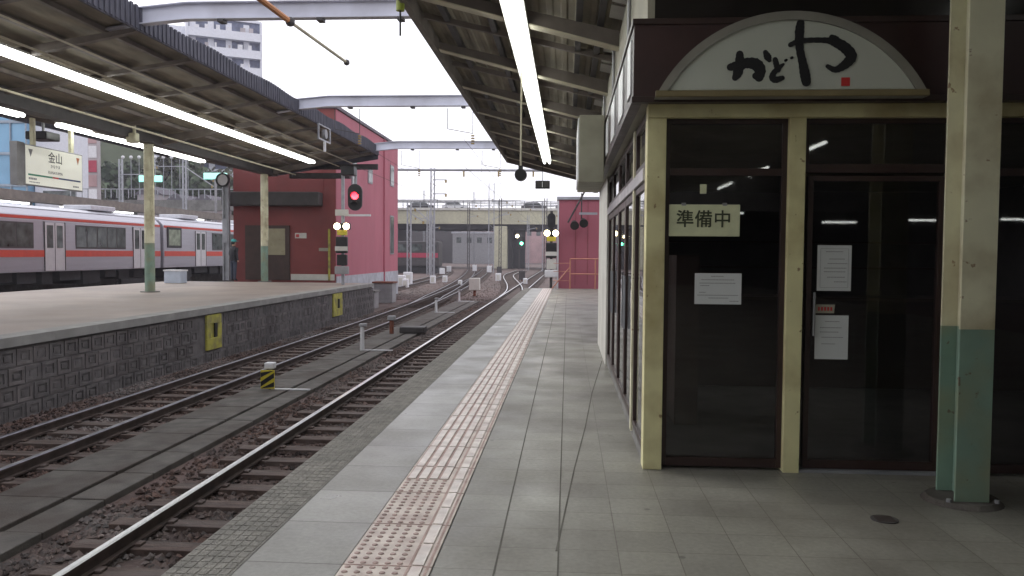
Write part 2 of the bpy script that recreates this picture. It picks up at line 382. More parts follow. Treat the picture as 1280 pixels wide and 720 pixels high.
for (y0, y1), lb in zip(gaps, ('nearer worn yellow painted refuge step in the block wall of the opposite platform', 'farther yellow painted refuge step in the platform wall, below the red signal')):
    t = thing('refuge_step', lb, 'refuge step', (OX, (y0+y1)/2, -.9), 'yellow refuge steps')
    ya, yb = y0+.28, y1-.16; ym = (yb-ya)
    f = MB()
    f.box(OX-.028, OX+.022, ya, yb, -.22, -.01); f.box(OX-.028, OX+.03, ya, ya+ym*.25, -.56, -.225); f.box(OX-.028, OX+.03, yb-ym*.28, yb, -.56, -.225)
    f.box(OX-.028, OX+.03, ya, yb, -.84, -.565)
    f.build('painted_surround', M['yellowold'], t, bevel=.008)
    MB().box(OX-.028, OX-.018, ya+ym*.25, yb-ym*.28, -.56, -.225).build('recess', M['yellowold'], t)
    MB().box(OX-.017, OX+.02, yb-ym*.28-.13, yb-ym*.28, -.56, -.225).build('foothold', M['black'], t)

# ================================================================== TRACKS
def track(label, fx, y0, y1, top, sl_first, sl_last, fine=True):
    t = thing('railway_track', label, 'railway track', (fx(10), 10, -1.15), 'station tracks')
    step = 2.0
    for sx in (-.5335, .5335):
        hd, body = MB(), MB(); y = y0
        while y < y1:
            ye = min(y+step, y1)
            for mb, w0, w1, z0, z1 in ((hd, .033, .021, -.943, -.93), (body, .03, .03, -.975, -.945), (body, .009, .009, -1.05, -.975), (body, .06, .06, -1.07, -1.05)):
                a, c_ = fx(y)+sx, fx(ye)+sx
                mb.quadbox([(a-w0, y, z0), (a+w0, y, z0), (c_+w0, ye, z0), (c_-w0, ye, z0), (a-w1, y, z1), (a+w1, y, z1), (c_+w1, ye, z1), (c_-w1, ye, z1)])
            y = ye
        r = body.build('rail', M['rail'], t); hd.build('rail_head', top, r)
    y = y0; far = MB(); n = 0
    while y < y1:
        x = fx(y); w_ = random.uniform(.1, .115); l = random.uniform(.96, 1.04)
        c8 = [(x-l, y-w_, -1.2), (x+l, y-w_, -1.2), (x+l, y+w_, -1.2), (x-l, y+w_, -1.2), (x-l, y-w_, -1.07), (x+l, y-w_, -1.07), (x+l, y+w_, -1.07), (x-l, y+w_, -1.07)]
        if sl_first <= y <= sl_last and n < 98:
            n += 1; mb = MB().quadbox(c8)
            for sx in (-.5335, .5335):
                for q in (-.09, .09): mb.box(x+sx+q-.03, x+sx+q+.03, y-.05, y+.05, -1.07, -1.045)
            mb.build('sleeper', M['sleeper'], t, bevel=.006)
        else: far.quadbox(c8)
        y += .6
    if far.v: o = far.build('distant_sleepers', M['sleeper'], t, kind='stuff')
    return t
track('near track beside the tactile platform edge, with one brightly polished rail', lambda y: -3.26, -10, 130, M['railtop'], 3, 60)
track('dull railed middle track running below the opposite platform wall', lambda y: -6.8-(max(0, y-28)**1.5)*.006, -10, 130, M['railold'], 6, 62)
track('turnout track branching left beyond the red building on the left', lambda y: -6.8-.018*max(0, y-38)**1.35-(max(0, min(y,46)-28)**1.5)*.006, 38, 125, M['railold'], 38, 90)
track('crossover track joining the near and middle tracks beyond the platform end', lambda y: -3.3-3.6*(lambda s: s*s*(3-2*s))(min(1, max(0, (y-46)/56))), 46, 120, M['railtop'], 46, 90)
track('track beside the silver train on the far side of the opposite platform', lambda y: -26.4, 20, 120, M['railold'], 25, 60)
track('far left track curving out under the road bridge', lambda y: -12.5-.0011*max(0, y-50)**2, 52, 170, M['railold'], 52, 105)

# ballast stones
def stones(name, n, boxes, smin, smax):
    vs, fs = [], []; rnd = random.Random(3)
    o6 = [(1, 0, 0), (-1, 0, 0), (0, 1, 0), (0, -1, 0), (0, 0, 1), (0, 0, -1)]
    f8 = [(0, 2, 4), (2, 1, 4), (1, 3, 4), (3, 0, 4), (2, 0, 5), (1, 2, 5), (3, 1, 5), (0, 3, 5)]
    tot = sum(b_[-1] for b_ in boxes)
    for x0, x1, y0, y1, z, wt in boxes:
        for _ in range(int(n*wt/tot)):
            u = rnd.random(); y = y0+(y1-y0)*u**1.6; x = rnd.uniform(x0, x1); s = rnd.uniform(smin, smax); k = len(vs); zz = z+rnd.uniform(-.03, .015)
            a = rnd.uniform(0, 3.14); ca, sa = math.cos(a), math.sin(a); e = [rnd.uniform(.6, 1.25) for _ in range(6)]
            for i, (p, q, r_) in enumerate(o6):
                p, q, r_ = p*e[i]*s+rnd.uniform(-.3, .3)*s, q*e[i]*s*.8+rnd.uniform(-.3, .3)*s, r_*e[i]*s*.7
                vs.append((x+p*ca-q*sa, y+p*sa+q*ca, zz+r_))
            fs += [tuple(k+i for i in f) for f in f8]
    mb = MB(); mb.v = vs; mb.f = fs; mb.m = [0]*len(fs)
    return mb.build(name, M['stone'], kind='stuff', label='crushed stone ballast around the rails and sleepers', cat='ballast', recalc=False)
stones('ballast', 52000, [(-4.66, -1.9, 3.5, 45, -1.115, 4), (-8.4, -5.95, 6, 45, -1.11, 3.2), (-12, -2, 45, 90, -1.11, .9)], .022, .05)

# concrete path over the cable trough between the two tracks
b = MB()
y = 2.0
while y < 44:
    L_ = .98
    b.box(-5.92, -5.16, y, y+L_, -1.14, -1.05+random.uniform(-.004, .004)); b.box(-5.1, -4.72, y, y+L_, -1.14, -1.058+random.uniform(-.004, .004))
    y += 1.0
b.build('trackside_path', M['trough'], kind='structure', bevel=.01)

# trackside posts
def base_plate(mb, x, y): mb.box(x+.02, x+.75, y-.03, y+.03, -1.05, -1.035)
t = thing('marker_post', 'white capped trackside post carrying a yellow and black striped plate', 'marker post', (-5.47, 14.7, -1.05))
MB().cyl((-5.47, 14.7, -1.05), (-5.47, 14.7, -.66), .035).build('stem', M['greysteel'], t)
MB().box(-5.56, -5.38, 14.62, 14.78, -.66, -.545).build('cap', M['white'], t, bevel=.02)
pl = MB().box(-5.61, -5.35, 14.58, 14.6, -1.02, -.675).build('warning_plate', M['yellow'], t, bevel=.003)
s = MB()
for k in (-.17, .0, .17):
    z = -.85+k
    poly = [(-5.605, z-.13), (-5.605, z-.04), (-5.355, z+.13), (-5.355, z+.04)]
    poly = [(x, min(-.68, max(-1.015, q))) for x, q in poly]
    s.prism(poly, 'y', 14.574, 14.579)
s.build('black_stripe', M['black'], pl)
MB().box(-5.45, -4.72, 14.67, 14.73, -1.05, -1.03).build('foot_bar', M['white'], t)
for i, (x, y, h, lb) in enumerate(((-5.32, 20.9, .62, 'slim white post on the trackside path, nearest after the striped marker'), (-5.61, 34.7, .55, 'slim white post on the trackside path below the far refuge step'), (-5.69, 42.8, .55, 'farthest slim white post on the trackside path'))):
    t = thing('trackside_post', lb, 'post', (x, y, -1.05), 'white trackside posts')
    MB().cyl((x, y, -1.05), (x, y, -1.05+h), .06, .055).build('stem', M['white'], t)
    MB().box(x-.07, x+.12, y-.07, y+.07, -1.05+h, -1.05+h+.08).build('cap', M['greybox'], t, bevel=.015)
    MB().box(x+.06, x+.8, y-.03, y+.03, -1.05, -1.03).build('foot_bar', M['white'], t)
t = thing('point_machine', 'rusty post with a grey cap beside a low dark box between the tracks', 'track equipment', (-5.5, 25.3, -1.05))
MB().cyl((-5.5, 25.3, -1.05), (-5.5, 25.3, -.62), .07).build('stem', M['rust'], t)
MB().box(-5.62, -5.38, 25.2, 25.4, -.62, -.48).build('cap', M['greybox'], t, bevel=.02)
MB().box(-5.3, -4.5, 25.5, 26.1, -1.05, -.85).build('housing', M['darksteel'], t, bevel=.03)
t = thing('junction_box', 'pale grey junction box on a rusty leg where the tracks divide', 'track equipment', (-5.64, 49.4, -1.1))
MB().box(-5.95, -5.3, 49.2, 49.6, -.75, .0).build('housing', M['whitew'], t, bevel=.04); MB().box(-5.7, -5.55, 49.3, 49.5, -1.1, -.75).build('leg', M['rust'], t)
for (x0, x1, y0, y1, z1, nm, lb, m_) in ((-10.3, -8.95, 37.4, 38.3, -.35, 'relay_cabinet', 'low grey equipment bench at the end of the opposite platform', 'greybox'), (-10.1, -9.1, 42, 43, -.1, 'relay_cabinet', 'brown topped grey cabinet against the white base of the pink wall', 'greybox')):
    t = thing(nm, lb, 'equipment cabinet', ((x0+x1)/2, (y0+y1)/2, -1.13), 'equipment cabinets')
    MB().box(x0, x1, y0, y1, -1.13, z1).build('body', M[m_], t, bevel=.03); MB().box(x0-.06, x1+.06, y0-.06, y1+.06, z1, z1+.08).build('lid', M['rust'] if y0 > 40 else M['concrete'], t)
    MB().box(x0+.1, x1-.1, y0-.012, y0, -.95, z1-.12).build('door', M['greysteel'], t)
k = 0
for (x, y, s_) in ((-13.3, 60, .5), (-12.7, 62, .6), (-13.0, 66, .7), (-12.1, 60.5, .45), (-11.6, 70, .45), (-11.0, 73, .4), (-8.7, 66, .3), (-6.6, 78, .5), (-3.6, 70, .35)):
    t = thing('white_marker', ['tallest white equipment box in the cluster left of the fanning tracks', 'second white equipment box in the cluster by the far masts', 'white equipment box behind the cluster by the far masts', 'small white box right of the far mast cluster', 'white box near the foot of the tall mast', 'smallest white box behind the tall mast', 'little white block among the turnout rails', 'white upright block close to the bridge pier', 'white block between the tracks near the far signal'][k], 'track equipment', (x, y, -1.13), 'white lineside boxes')
    MB().box(x-s_*.5, x+s_*.5, y-.25, y+.25, -1.13, -1.13+s_*1.5).build('housing', M['white'], t, bevel=.04); MB().box(x-s_*.3, x+s_*.3, y-.262, y-.25, -1.0, -1.13+s_*1.2).build('door', M['whitew'], t)
    k += 1

# ================================================================== RESTAURANT SHOP
SX, SY, SE, SB = .54, 5.72, 6.6, 13.7
shop = thing('restaurant', 'closed station restaurant with dark glass front, pale yellow posts and maroon fascia', 'restaurant', (3.5, 9.7, 0))
b = MB(); b.box(SX+.05, SE, SB-.12, SB, 0, 3.3); b.box(SE-.12, SE, SY, SB-.12, 0, 3.3); b.box(SX+.05, SE-.12, SY+.1, SB-.12, .001, .01)
b.build('interior_wall', M['darkroom'], shop)
MB().box(SX+.02, SE, SY+.02, SB, 2.565, 2.62).build('ceiling', M['darkroom'], shop)
MB().box(SX-.02, SX+.06, 11.0, SB, 0, 2.55).build('white_side_wall', M['whitew'], shop, bevel=.01)
posts = [(SX, .67), (1.5, 1.61), (2.6, 2.74), (4.2, 4.32)]
for i, (a, c_) in enumerate(posts):
    MB().box(a, c_, SY-.02, SY+.13, 0, 2.44).build('post', M['yellowpost'], shop, bevel=.004)
for y in (6.72,): MB().box(SX-.01, SX+.06, y, y+.09, .05, 2.5).build('post', M['cream'], shop, bevel=.004)
MB().box(SX, SE, SY-.035, SY+.1, 2.44, 2.53).build('header_beam', M['yellowpost'], shop, bevel=.004)
MB().box(SX+.01, SX+.07, SY+.13, 11.0, .0, .09).build('side_sill', M['concrete'], shop)
MB().box(1.2, 5.8, 9.4, 9.9, .01, 1.0).build('counter', M['frame'], shop, bevel=.01); MB().box(1.1, 5.9, 9.3, 10.0, 1.0, 1.04).build('counter_top', M['browndoor'], shop)
for z in (1.3, 1.7): MB().box(1.2, 5.8, 13.2, 13.56, z, z+.03).build('back_shelf', M['browndoor'], shop)
MB().box(.95, 1.15, 7.2, 7.9, .01, 1.5).build('menu_partition', M['browndoor'], shop)
def window(x0, x1, z0, z1, bars, parent, fy=SY+.03, nm='window'):
    f = MB(); w_ = .035
    f.box(x0, x0+w_, fy, fy+.05, z0, z1); f.box(x1-w_, x1, fy, fy+.05, z0, z1); f.box(x0+w_, x1-w_, fy, fy+.05, z0, z0+.06); f.box(x0+w_, x1-w_, fy, fy+.05, z1-w_, z1)
    for (z, h) in bars: f.box(x0+w_, x1-w_, fy+.001, fy+.049, z, z+h)
    o = f.build(nm, M['frame'], parent, bevel=.003)
    zs = [z0+.06]+[q for z, h in bars for q in (z, z+h)]+[z1-w_]
    for i in range(0, len(zs), 2): MB().box(x0+w_, x1-w_, fy+.02, fy+.028, zs[i], zs[i+1]).build('pane', M['glass'], o)
    return o
window(.67, 1.5, .02, 2.44, [(2.05, .05)], shop)
window(2.74, 4.2, .02, 2.44, [(2.05, .05)], shop)
window(4.32, 6.5, .02, 2.44, [(2.05, .05)], shop)
window(1.61, 2.6, 2.07, 2.44, [], shop)
dr = window(1.65, 2.56, .02, 2.05, [], shop, fy=SY+.045, nm='front_door')
MB().cyl((1.70, SY+.02, .95), (1.70, SY+.02, 1.25), .009).build('handle', M['greysteel'], dr)
MB().box(1.61, 2.6, SY+.0, SY+.12, .001, .018).build('threshold', M['galv'], shop)
# side: windows and sliding doors facing the track
def side_window(y0, y1, z0, z1, nm, w_=.05):
    f = MB(); x0, x1 = SX+.005, SX+.045
    f.box(x0, x1, y0, y0+w_, z0, z1); f.box(x0, x1, y1-w_, y1, z0, z1); f.box(x0, x1, y0+w_, y1-w_, z0, z0+w_); f.box(x0, x1, y0+w_, y1-w_, z1-w_, z1)
    o = f.build(nm, M['frame'], shop, bevel=.003); MB().box(x0+.015, x0+.023, y0+w_, y1-w_, z0+w_, z1-w_).build('pane', M['glass'], o); return o
side_window(5.87, 6.71, .1, 2.02, 'side_window'); side_window(5.87, 6.71, 2.12, 2.5, 'transom_window')
for i in range(4):
    y0 = 6.83+i*1.04
    o = side_window(y0, y0+1.02, .1, 2.02, 'sliding_door', .07); side_window(y0, y0+1.02, 2.12, 2.5, 'transom_window')
    MB().box(SX-.012, SX+.005, y0+.1 if i % 2 else y0+.88, (y0+.1 if i % 2 else y0+.88)+.03, .8, 1.3).build('handle', M['galv'], o)
MB().box(SX-.015, SX+.06, 5.86, 11.0, 2.025, 2.115).build('transom_rail', mat('lavender_rail', (.42, .4, .42), .5), shop, bevel=.004)
# fascia box wrapping the corner
FX, FY = .43, 5.57; FT = 3.035
MB().box(FX+.006, SE, FY+.006, SB, 2.535, 2.56).build('soffit', M['beige'], shop)
MB().box(FX, SE, FY, FY+.05, 2.56, FT).build('fascia_panel', M['maroon'], shop)
MB().box(FX-.012, SE, FY-.012, FY+.06, FT, FT+.04).build('fascia_trim', M['frame'], shop, bevel=.004)
MB().box(FX-.012, SE, FY-.012, FY+.06, 2.52, 2.56).build('fascia_trim', M['frame'], shop, bevel=.004)
MB().box(FX, FX+.05, FY+.052, SB, 2.56, FT).build('side_fascia', M['frame'], shop)
MB().box(FX-.012, FX+.06, FY+.062, SB, FT, FT+.04).build('fascia_trim', M['frame'], shop); MB().box(FX-.012, FX+.06, FY+.062, SB, 2.52, 2.56).build('fascia_trim', M['frame'], shop)
for y0, y1 in ((5.75, 6.05), (6.55, 7.1), (7.7, 8.3), (8.95, 9.4), (11.3, 12.0), (12.5, 13.2)):
    MB().box(FX-.01, FX-.001, y0, y1, 2.61, 2.985).build('fascia_board', M['lightpanel'], shop)
MB().box(SX+.05, SE, SY+.1, SY+.16, 3.1, 3.62).build('upper_panel', M['blackgloss'], shop)
MB().box(SX, SX+.05, SY+.1, SB, 3.1, 3.9).build('upper_side_wall', M['beige'], shop)
for y in (7.2, 9.6, 12.0): MB().cyl((SX-.03, y, 3.1), (SX-.03, y, 3.95), .018).build('conduit', M['greysteel'], shop)
MB().box(FX+.07, SE, FY+.062, SB, FT-.01, FT+.03).build('fascia_top', M['frame'], shop)

# semicircular name sign
half, hgt = .87, .545; rad = (half**2+hgt**2)/(2*hgt); cx, z0 = 1.435, 2.535
def seg(r_, zb, n=40):
    zc = z0+hgt-rad; a = math.asin(min(1, (zb-zc)/r_)); return [(cx+r_*math.cos(t), zc+r_*math.sin(t)) for t in [a+(math.pi-2*a)*i/n for i in range(n+1)]]
t = thing('name_sign', 'half round white restaurant sign with black brush lettering above the glass front', 'sign', (cx, 5.5, z0))
outer, inner = seg(rad, z0), seg(rad-.055, z0+.045)
MB().prism(outer, 'y', 5.47, 5.555).build('backing', M['signrim'], t)
rim = MB()
for i in range(len(outer)-1):
    a, b_, c_, e = outer[i], outer[i+1], inner[i+1], inner[i]
    rim.quadbox([(a[0], 5.445, a[1]), (b_[0], 5.445, b_[1]), (c_[0], 5.445, c_[1]), (e[0], 5.445, e[1]), (a[0], 5.469, a[1]), (b_[0], 5.469, b_[1]), (c_[0], 5.469, c_[1]), (e[0], 5.469, e[1])])
rim.build('rim', M['signrim'], t)
MB().box(cx-half, cx+half, 5.44, 5.469, z0-.0, z0+.04).build('bottom_rail', mat('bronze_rail', (.2, .16, .08), .4), t, bevel=.004)
face = MB().prism(inner, 'y', 5.46, 5.4695).build('face', M['signface'], t)
def px(u, v):                       # lettering laid out on the sign from its own proportions
    return (1.432+(u-988)*.00528, 2.536+(119.5-v)*.0052)
SK = [0]
def stroke(mb, pts, y0=5.4555, y1=5.4595):
    SK[0] += 1; y0 = 5.4590-.0006*SK[0]; y1 = 5.4598
    # pts: (u, v, width) -> smooth brush stroke
    P = [(Vector(px(u, v)), w_*.00528/2) for u, v, w_ in pts]; out = []
    for i in range(len(P)-1):
        p0 = P[max(0, i-1)]; p1 = P[i]; p2 = P[i+1]; p3 = P[min(len(P)-1, i+2)]
        for k in range(6):
            s_ = k/6; f = lambda a, b_, c_, d_: .5*(2*b_+(c_-a)*s_+(2*a-5*b_+4*c_-d_)*s_*s_+(3*b_-a-3*c_+d_)*s_**3)
            out.append((Vector((f(p0[0].x, p1[0].x, p2[0].x, p3[0].x), f(p0[0].y, p1[0].y, p2[0].y, p3[0].y))), max(.002, f(p0[1], p1[1], p2[1], p3[1]))))
    out.append(P[-1]); Lf, Rt = [], []
    for i, (p, r_) in enumerate(out):
        a = out[max(0, i-1)][0]; c_ = out[min(len(out)-1, i+1)][0]; dd = (c_-a).normalized(); n = Vector((-dd.y, dd.x)); jj = 1+.07*math.sin(i*2.3)
        Lf.append(p+n*r_*jj); Rt.append(p-n*r_*jj)
    for i in range(len(out)-1):
        q = [Lf[i], Lf[i+1], Rt[i+1], Rt[i]]
        mb.quadbox([(a.x, y0, a.y) for a in q]+[(a.x, y1, a.y) for a in q])
    for q_, (p, r_) in enumerate((out[0], out[-1])): mb.prism([(p.x+r_*math.cos(a*.524), p.y+r_*math.sin(a*.524)) for a in range(12)], 'y', y0+.00015*(q_+1), y1-.0001)
# sign pixel layout: u,v as seen, widths in the same unit
ka = MB()
stroke(ka, [(915, 83, 9), (924, 81, 12), (936, 78, 13), (946, 80, 15), (951, 87, 14), (950, 96, 11)])
stroke(ka, [(926, 67, 9), (926, 78, 12), (924, 90, 12), (921, 96, 8)]); stroke(ka, [(946, 94, 9), (950, 95, 8)])
stroke(ka, [(957, 65, 6), (960, 71, 9), (962, 75, 5)])
ka.build('lettering', M['ink'], face)
do = MB()
stroke(do, [(969, 74, 6), (971, 82, 7), (973, 87, 6)]); stroke(do, [(979, 80, 3), (974, 84, 6), (968, 90, 7), (966, 96, 8), (970, 99, 8), (978, 97, 6)])
stroke(do, [(981.3, 75.3, 3.2), (982.4, 74.8, 3.2)]); stroke(do, [(988.3, 72.3, 3.2), (989.4, 71.8, 3.2)])
do.build('lettering', M['ink'], face)
ya = MB()
stroke(ya, [(998.5, 29, 9), (997.5, 40, 11), (998, 60, 9.5), (1002, 78, 10), (1005, 92, 12), (1007, 102, 11)])
stroke(ya, [(987, 56, 6), (997, 52, 6.5), (1012, 50.5, 6), (1030, 51, 7), (1040, 53, 11), (1052, 60, 13), (1060, 70, 13), (1056, 78, 12), (1047, 85, 9), (1040, 87, 7), (1032, 83, 5)], 5.454, 5.4575)
stroke(ya, [(1036, 47, 6), (1041, 50, 8), (1045, 55, 8)], 5.4535, 5.457)
ya.build('lettering', M['ink'], face)
x_, z_ = px(1054, 102); MB().box(x_-.027, x_+.027, 5.455, 5.4595, z_-.027, z_+.027).build('red_seal', M['redink'], face)

# box sign on the side fascia
t = thing('box_sign', 'boxy white fronted sign projecting from the side fascia over the platform', 'sign', (.28, 10.2, 2.4))
MB().box(.12, .41, 9.5, 11.05, 2.33, 3.1).build('housing', mat('olive_box', (.3, .29, .22), .6), t, bevel=.01); MB().box(.105, .119, 9.53, 11.02, 2.36, 3.07).build('face', M['lightpanel'], t)

# placard and papers on the glass
GY = SY+.03
t = thing('preparation_placard', 'cream placard with three dark characters hung inside the left glass pane', 'placard', (.94, GY, 1.63))
MB().box(.70, 1.185, GY-.012, GY-.002, 1.63, 1.85).build('board', M['placard'], t, bevel=.004)
text_part('lettering', '準', .125, (.81, GY-.0135, 1.742), '-y', M['placardink'], t, bold=.004)
text_part('lettering', '備', .125, (.937, GY-.0135, 1.742), '-y', M['placardink'], t, bold=.004)
text_part('lettering', '中', .125, (1.065, GY-.0135, 1.742), '-y', M['placardink'], t, bold=.004)
c_ = MB()
for x in (.8, 1.08): c_.box(x-.015, x+.015, GY-.014, GY-.001, 1.842, 1.862)
c_.build('clip', M['greysteel'], t)
def paper(label, x0, x1, z0, z1, lines, border=False, gy=GY, skew=0):
    t = thing('notice', label, 'paper notice', ((x0+x1)/2, gy, z0), 'paper notices on the glass')
    MB().quadbox([(x0, gy-.004, z0), (x1, gy-.004, z0), (x1, gy-.002, z0), (x0, gy-.002, z0), (x0+skew, gy-.004, z1), (x1+skew, gy-.004, z1), (x1+skew, gy-.002, z1), (x0+skew, gy-.002, z1)]).build('sheet', M['paper'], t)
    m_ = MB(); rnd = random.Random(int(x0*100))
    for (z, a, c_) in lines:
        x = x0+(x1-x0)*a
        while x < x0+(x1-x0)*c_:
            l = rnd.uniform(.006, .014); m_.box(x, x+l*.8, gy-.0055, gy-.0042, z0+(z1-z0)*z-.0028, z0+(z1-z0)*z+.0028); x += l
    if border:
        for q in ((x0+.02, x1-.02, z1-.024, z1-.022), (x0+.02, x1-.02, z0+.022, z0+.024), (x0+.02, x0+.022, z0+.024, z1-.024), (x1-.022, x1-.02, z0+.024, z1-.024)): m_.box(q[0], q[1], gy-.0055, gy-.0042, q[2], q[3])
    m_.build('printed_text', M['papertext'], t)
paper('landscape white notice below the cream placard in the left pane', .885, 1.205, 1.16, 1.375, [(.9, .35, .62), (.79, .14, .84), (.68, .1, .84), (.6, .12, .3), (.38, .1, .22), (.29, .06, .92), (.2, .3, .7), (.1, .75, .92)])
paper('upper portrait notice with printed border on the door glass', 1.725, 1.955, 1.26, 1.575, [(.86, .25, .75), (.7, .35, .8), (.6, .3, .85), (.5, .2, .85), (.42, .2, .8), (.3, .3, .8), (.2, .5, .85)], True, SY+.062)
paper('lower portrait notice on the door glass under the small card', 1.72, 1.945, .785, 1.09, [(.86, .3, .7), (.72, .15, .8), (.62, .15, .7), (.5, .2, .85), (.35, .2, .6)], False, SY+.062)
t = thing('door_card', 'small cream card with red lettering between the two door notices', 'card', (1.78, SY+.05, 1.1))
MB().quadbox([(1.70, SY+.055, 1.105), (1.845, SY+.055, 1.105), (1.845, SY+.059, 1.105), (1.70, SY+.059, 1.105), (1.725, SY+.055, 1.165), (1.85, SY+.055, 1.165), (1.85, SY+.059, 1.165), (1.725, SY+.059, 1.165)]).build('sheet', M['beige'], t)
m_ = MB()
for i in range(5): m_.box(1.735+i*.021, 1.748+i*.021, SY+.053, SY+.0545, 1.122, 1.148)
m_.build('red_lettering', M['redink'], t)
MB().box(.91, .955, GY-.004, GY-.001, 1.925, 1.99).build('sticker', M['placard'], label='small pale square sticker on the glass above the placard', cat='sticker', bevel=.004)

# H column in front of the shop
def hcolumn(x, y, top, label, split=1.07, s_=.2, d_=.26):
    t = thing('canopy_column', label, 'column', (x, y, 0))
    def H(z0, z1):
        m_ = MB(); m_.box(x-s_/2, x+s_/2, y-d_/2, y-d_/2+.018, z0, z1); m_.box(x-s_/2, x+s_/2, y+d_/2-.018, y+d_/2, z0, z1); m_.box(x-.007, x+.007, y-d_/2+.018, y+d_/2-.018, z0, z1); return m_
    H(split, top).build('upper_shaft', M['cream'], t, bevel=.002); H(.03, split).build('lower_shaft', M['mint'], t, bevel=.002)
    bb = MB(); bb.cyl((x, y, .001), (x, y, .03), .23, .2, n=28); bb.build('base', M['trough'], t)
    bb = MB()
    for q in (-.14, .14): bb.cyl((x+q, y-.14, .03), (x+q, y-.14, .05), .015, n=6)
    bb.build('bolt', M['greysteel'], t); return t
hcolumn(2.44, 5.15, 3.52, 'cream and mint green steel column standing in front of the restaurant door')
t = thing('floor_drain', 'round dark drain cover set in the tiles near the column', 'drain cover', (1.82, 4.73, 0))
MB().cyl((1.82, 4.73, .001), (1.82, 4.73, .006), .075, n=24).build('cover', M['darksteel'], t)
m_ = MB()
for i in range(-2, 3): m_.box(1.82-.05, 1.82+.05, 4.73+i*.022-.003, 4.73+i*.022+.003, .006, .0085)
m_.build('slot', M['rail'], t)

# ================================================================== RIGHT CANOPY
CY0, CY1 = -22, 26
cz = lambda x: (4.62-.235*(x+1.9)) if x < 2.44 else (3.6+.235*(x-2.44))
cR = thing('platform_canopy', 'brown ribbed canopy roof over the near platform, sloping down towards the restaurant', 'canopy', (2.44, 2, 3.5))
def sheet(mb, xa, xb, y0, y1, zf, th=.05):
    mb.quadbox([(xa, y0, zf(xa)), (xb, y0, zf(xb)), (xb, y1, zf(xb)), (xa, y1, zf(xa)), (xa, y0, zf(xa)+th), (xb, y0, zf(xb)+th), (xb, y1, zf(xb)+th), (xa, y1, zf(xa)+th)])
b = MB(); sheet(b, -1.9, 2.44, CY0, CY1, cz); sheet(b, 2.44, 6.9, CY0, CY1, cz); b.build('roof_sheet', M['underside'], cR)
b = MB()
x = -1.85
while x < 2.3:                       # corrugations of the sheet seen from below
    b.quadbox([(x, CY0, cz(x)-.018), (x+.05, CY0, cz(x+.05)-.018), (x+.05, CY1, cz(x+.05)-.018), (x, CY1, cz(x)-.018), (x-.02, CY0, cz(x)-.001), (x+.07, CY0, cz(x+.07)-.001), (x+.07, CY1, cz(x+.07)-.001), (x-.02, CY1, cz(x)-.001)]); x += .16
b.build('corrugation', M['underside'], cR)
for x in (-1.55, -.95, .1, 1.3):
    z = cz(x); MB().box(x-.035, x+.035, CY0, CY1, z-.1, z-.02).build('purlin', M['darksteel'], cR)
y = CY0+.2; ys = []
while y < CY1+.1: ys.append(y); y += 2.58
for y in ys:
    b = MB(); b.quadbox([(-1.86, y-.06, cz(-1.86)-.2), (2.44, y-.06, cz(2.44)-.34), (2.44, y+.06, cz(2.44)-.34), (-1.86, y+.06, cz(-1.86)-.2), (-1.86, y-.06, cz(-1.86)-.1), (2.44, y-.06, cz(2.44)-.1), (2.44, y+.06, cz(2.44)-.1), (-1.86, y+.06, cz(-1.86)-.1)])
    b.build('rafter', M['rafter'], cR, bevel=.005)
    b = MB(); b.quadbox([(-1.86, y-.09, cz(-1.86)-.213), (2.44, y-.09, cz(2.44)-.353), (2.44, y+.09, cz(2.44)-.353), (-1.86, y+.09, cz(-1.86)-.213), (-1.86, y-.09, cz(-1.86)-.2), (2.44, y-.09, cz(2.44)-.34), (2.44, y+.09, cz(2.44)-.34), (-1.86, y+.09, cz(-1.86)-.2)])
    b.build('rafter_flange', M['cabletrunk'], cR)
for y in ys[:-1]:
    b = MB(); ym = y+1.29; b.quadbox([(-1.86, ym-.03, cz(-1.86)-.12), (2.44, ym-.03, cz(2.44)-.12), (2.44, ym+.03, cz(2.44)-.12), (-1.86, ym+.03, cz(-1.86)-.12)]+[(p, q, cz(p)-.05) for p, q in ((-1.86, ym-.03), (2.44, ym-.03), (2.44, ym+.03), (-1.86, ym+.03))]); b.build('minor_rafter', M['rafter'], cR)
MB().box(-1.98, -1.9, CY0, CY1, cz(-1.9)-.2, cz(-1.9)+.12).build('edge_board', M['rafter'], cR)
MB().box(-2.03, -1.98, CY0, CY1+.05, cz(-1.9)-.02, cz(-1.9)+.1).build('gutter', M['rafter'], cR)
b = MB(); b.quadbox([(-1.98, CY1, cz(-1.9)-.22), (2.44, CY1, cz(2.44)-.3), (2.44, CY1+.06, cz(2.44)-.3), (-1.98, CY1+.06, cz(-1.9)-.22), (-1.98, CY1, cz(-1.9)+.1), (2.44, CY1, cz(2.44)+.1), (2.44, CY1+.06, cz(2.44)+.1), (-1.98, CY1+.06, cz(-1.9)+.1)]); b.build('end_board', M['rafter'], cR)
MB().box(2.3, 2.58, CY0, CY1, 3.5, 3.58).build('valley_gutter', M['darksteel'], cR)
y = CY0+1                            # pale roof lights between dark frames, near the shop
while y < CY1-1.5:
    for k in range(3): 
        x = .42; b = MB(); b.quadbox([(x, y+k*.55, cz(x)-.03), (x+.2, y+k*.55, cz(x+.2)-.03), (x+.2, y+k*.55+.45, cz(x+.2)-.03), (x, y+k*.55+.45, cz(x)-.03), (x, y+k*.55, cz(x)-.004), (x+.2, y+k*.55, cz(x+.2)-.004), (x+.2, y+k*.55+.45, cz(x+.2)-.004), (x, y+k*.55+.45, cz(x)-.004)])
        b.build('roof_light', M['skyl'], cR)
    y += 2.58
for x in (.34, .66): MB().box(x-.04, x+.03, CY0, CY1, cz(x)-.09, cz(x)-.03).build('roof_light_frame', M['darksteel'], cR)

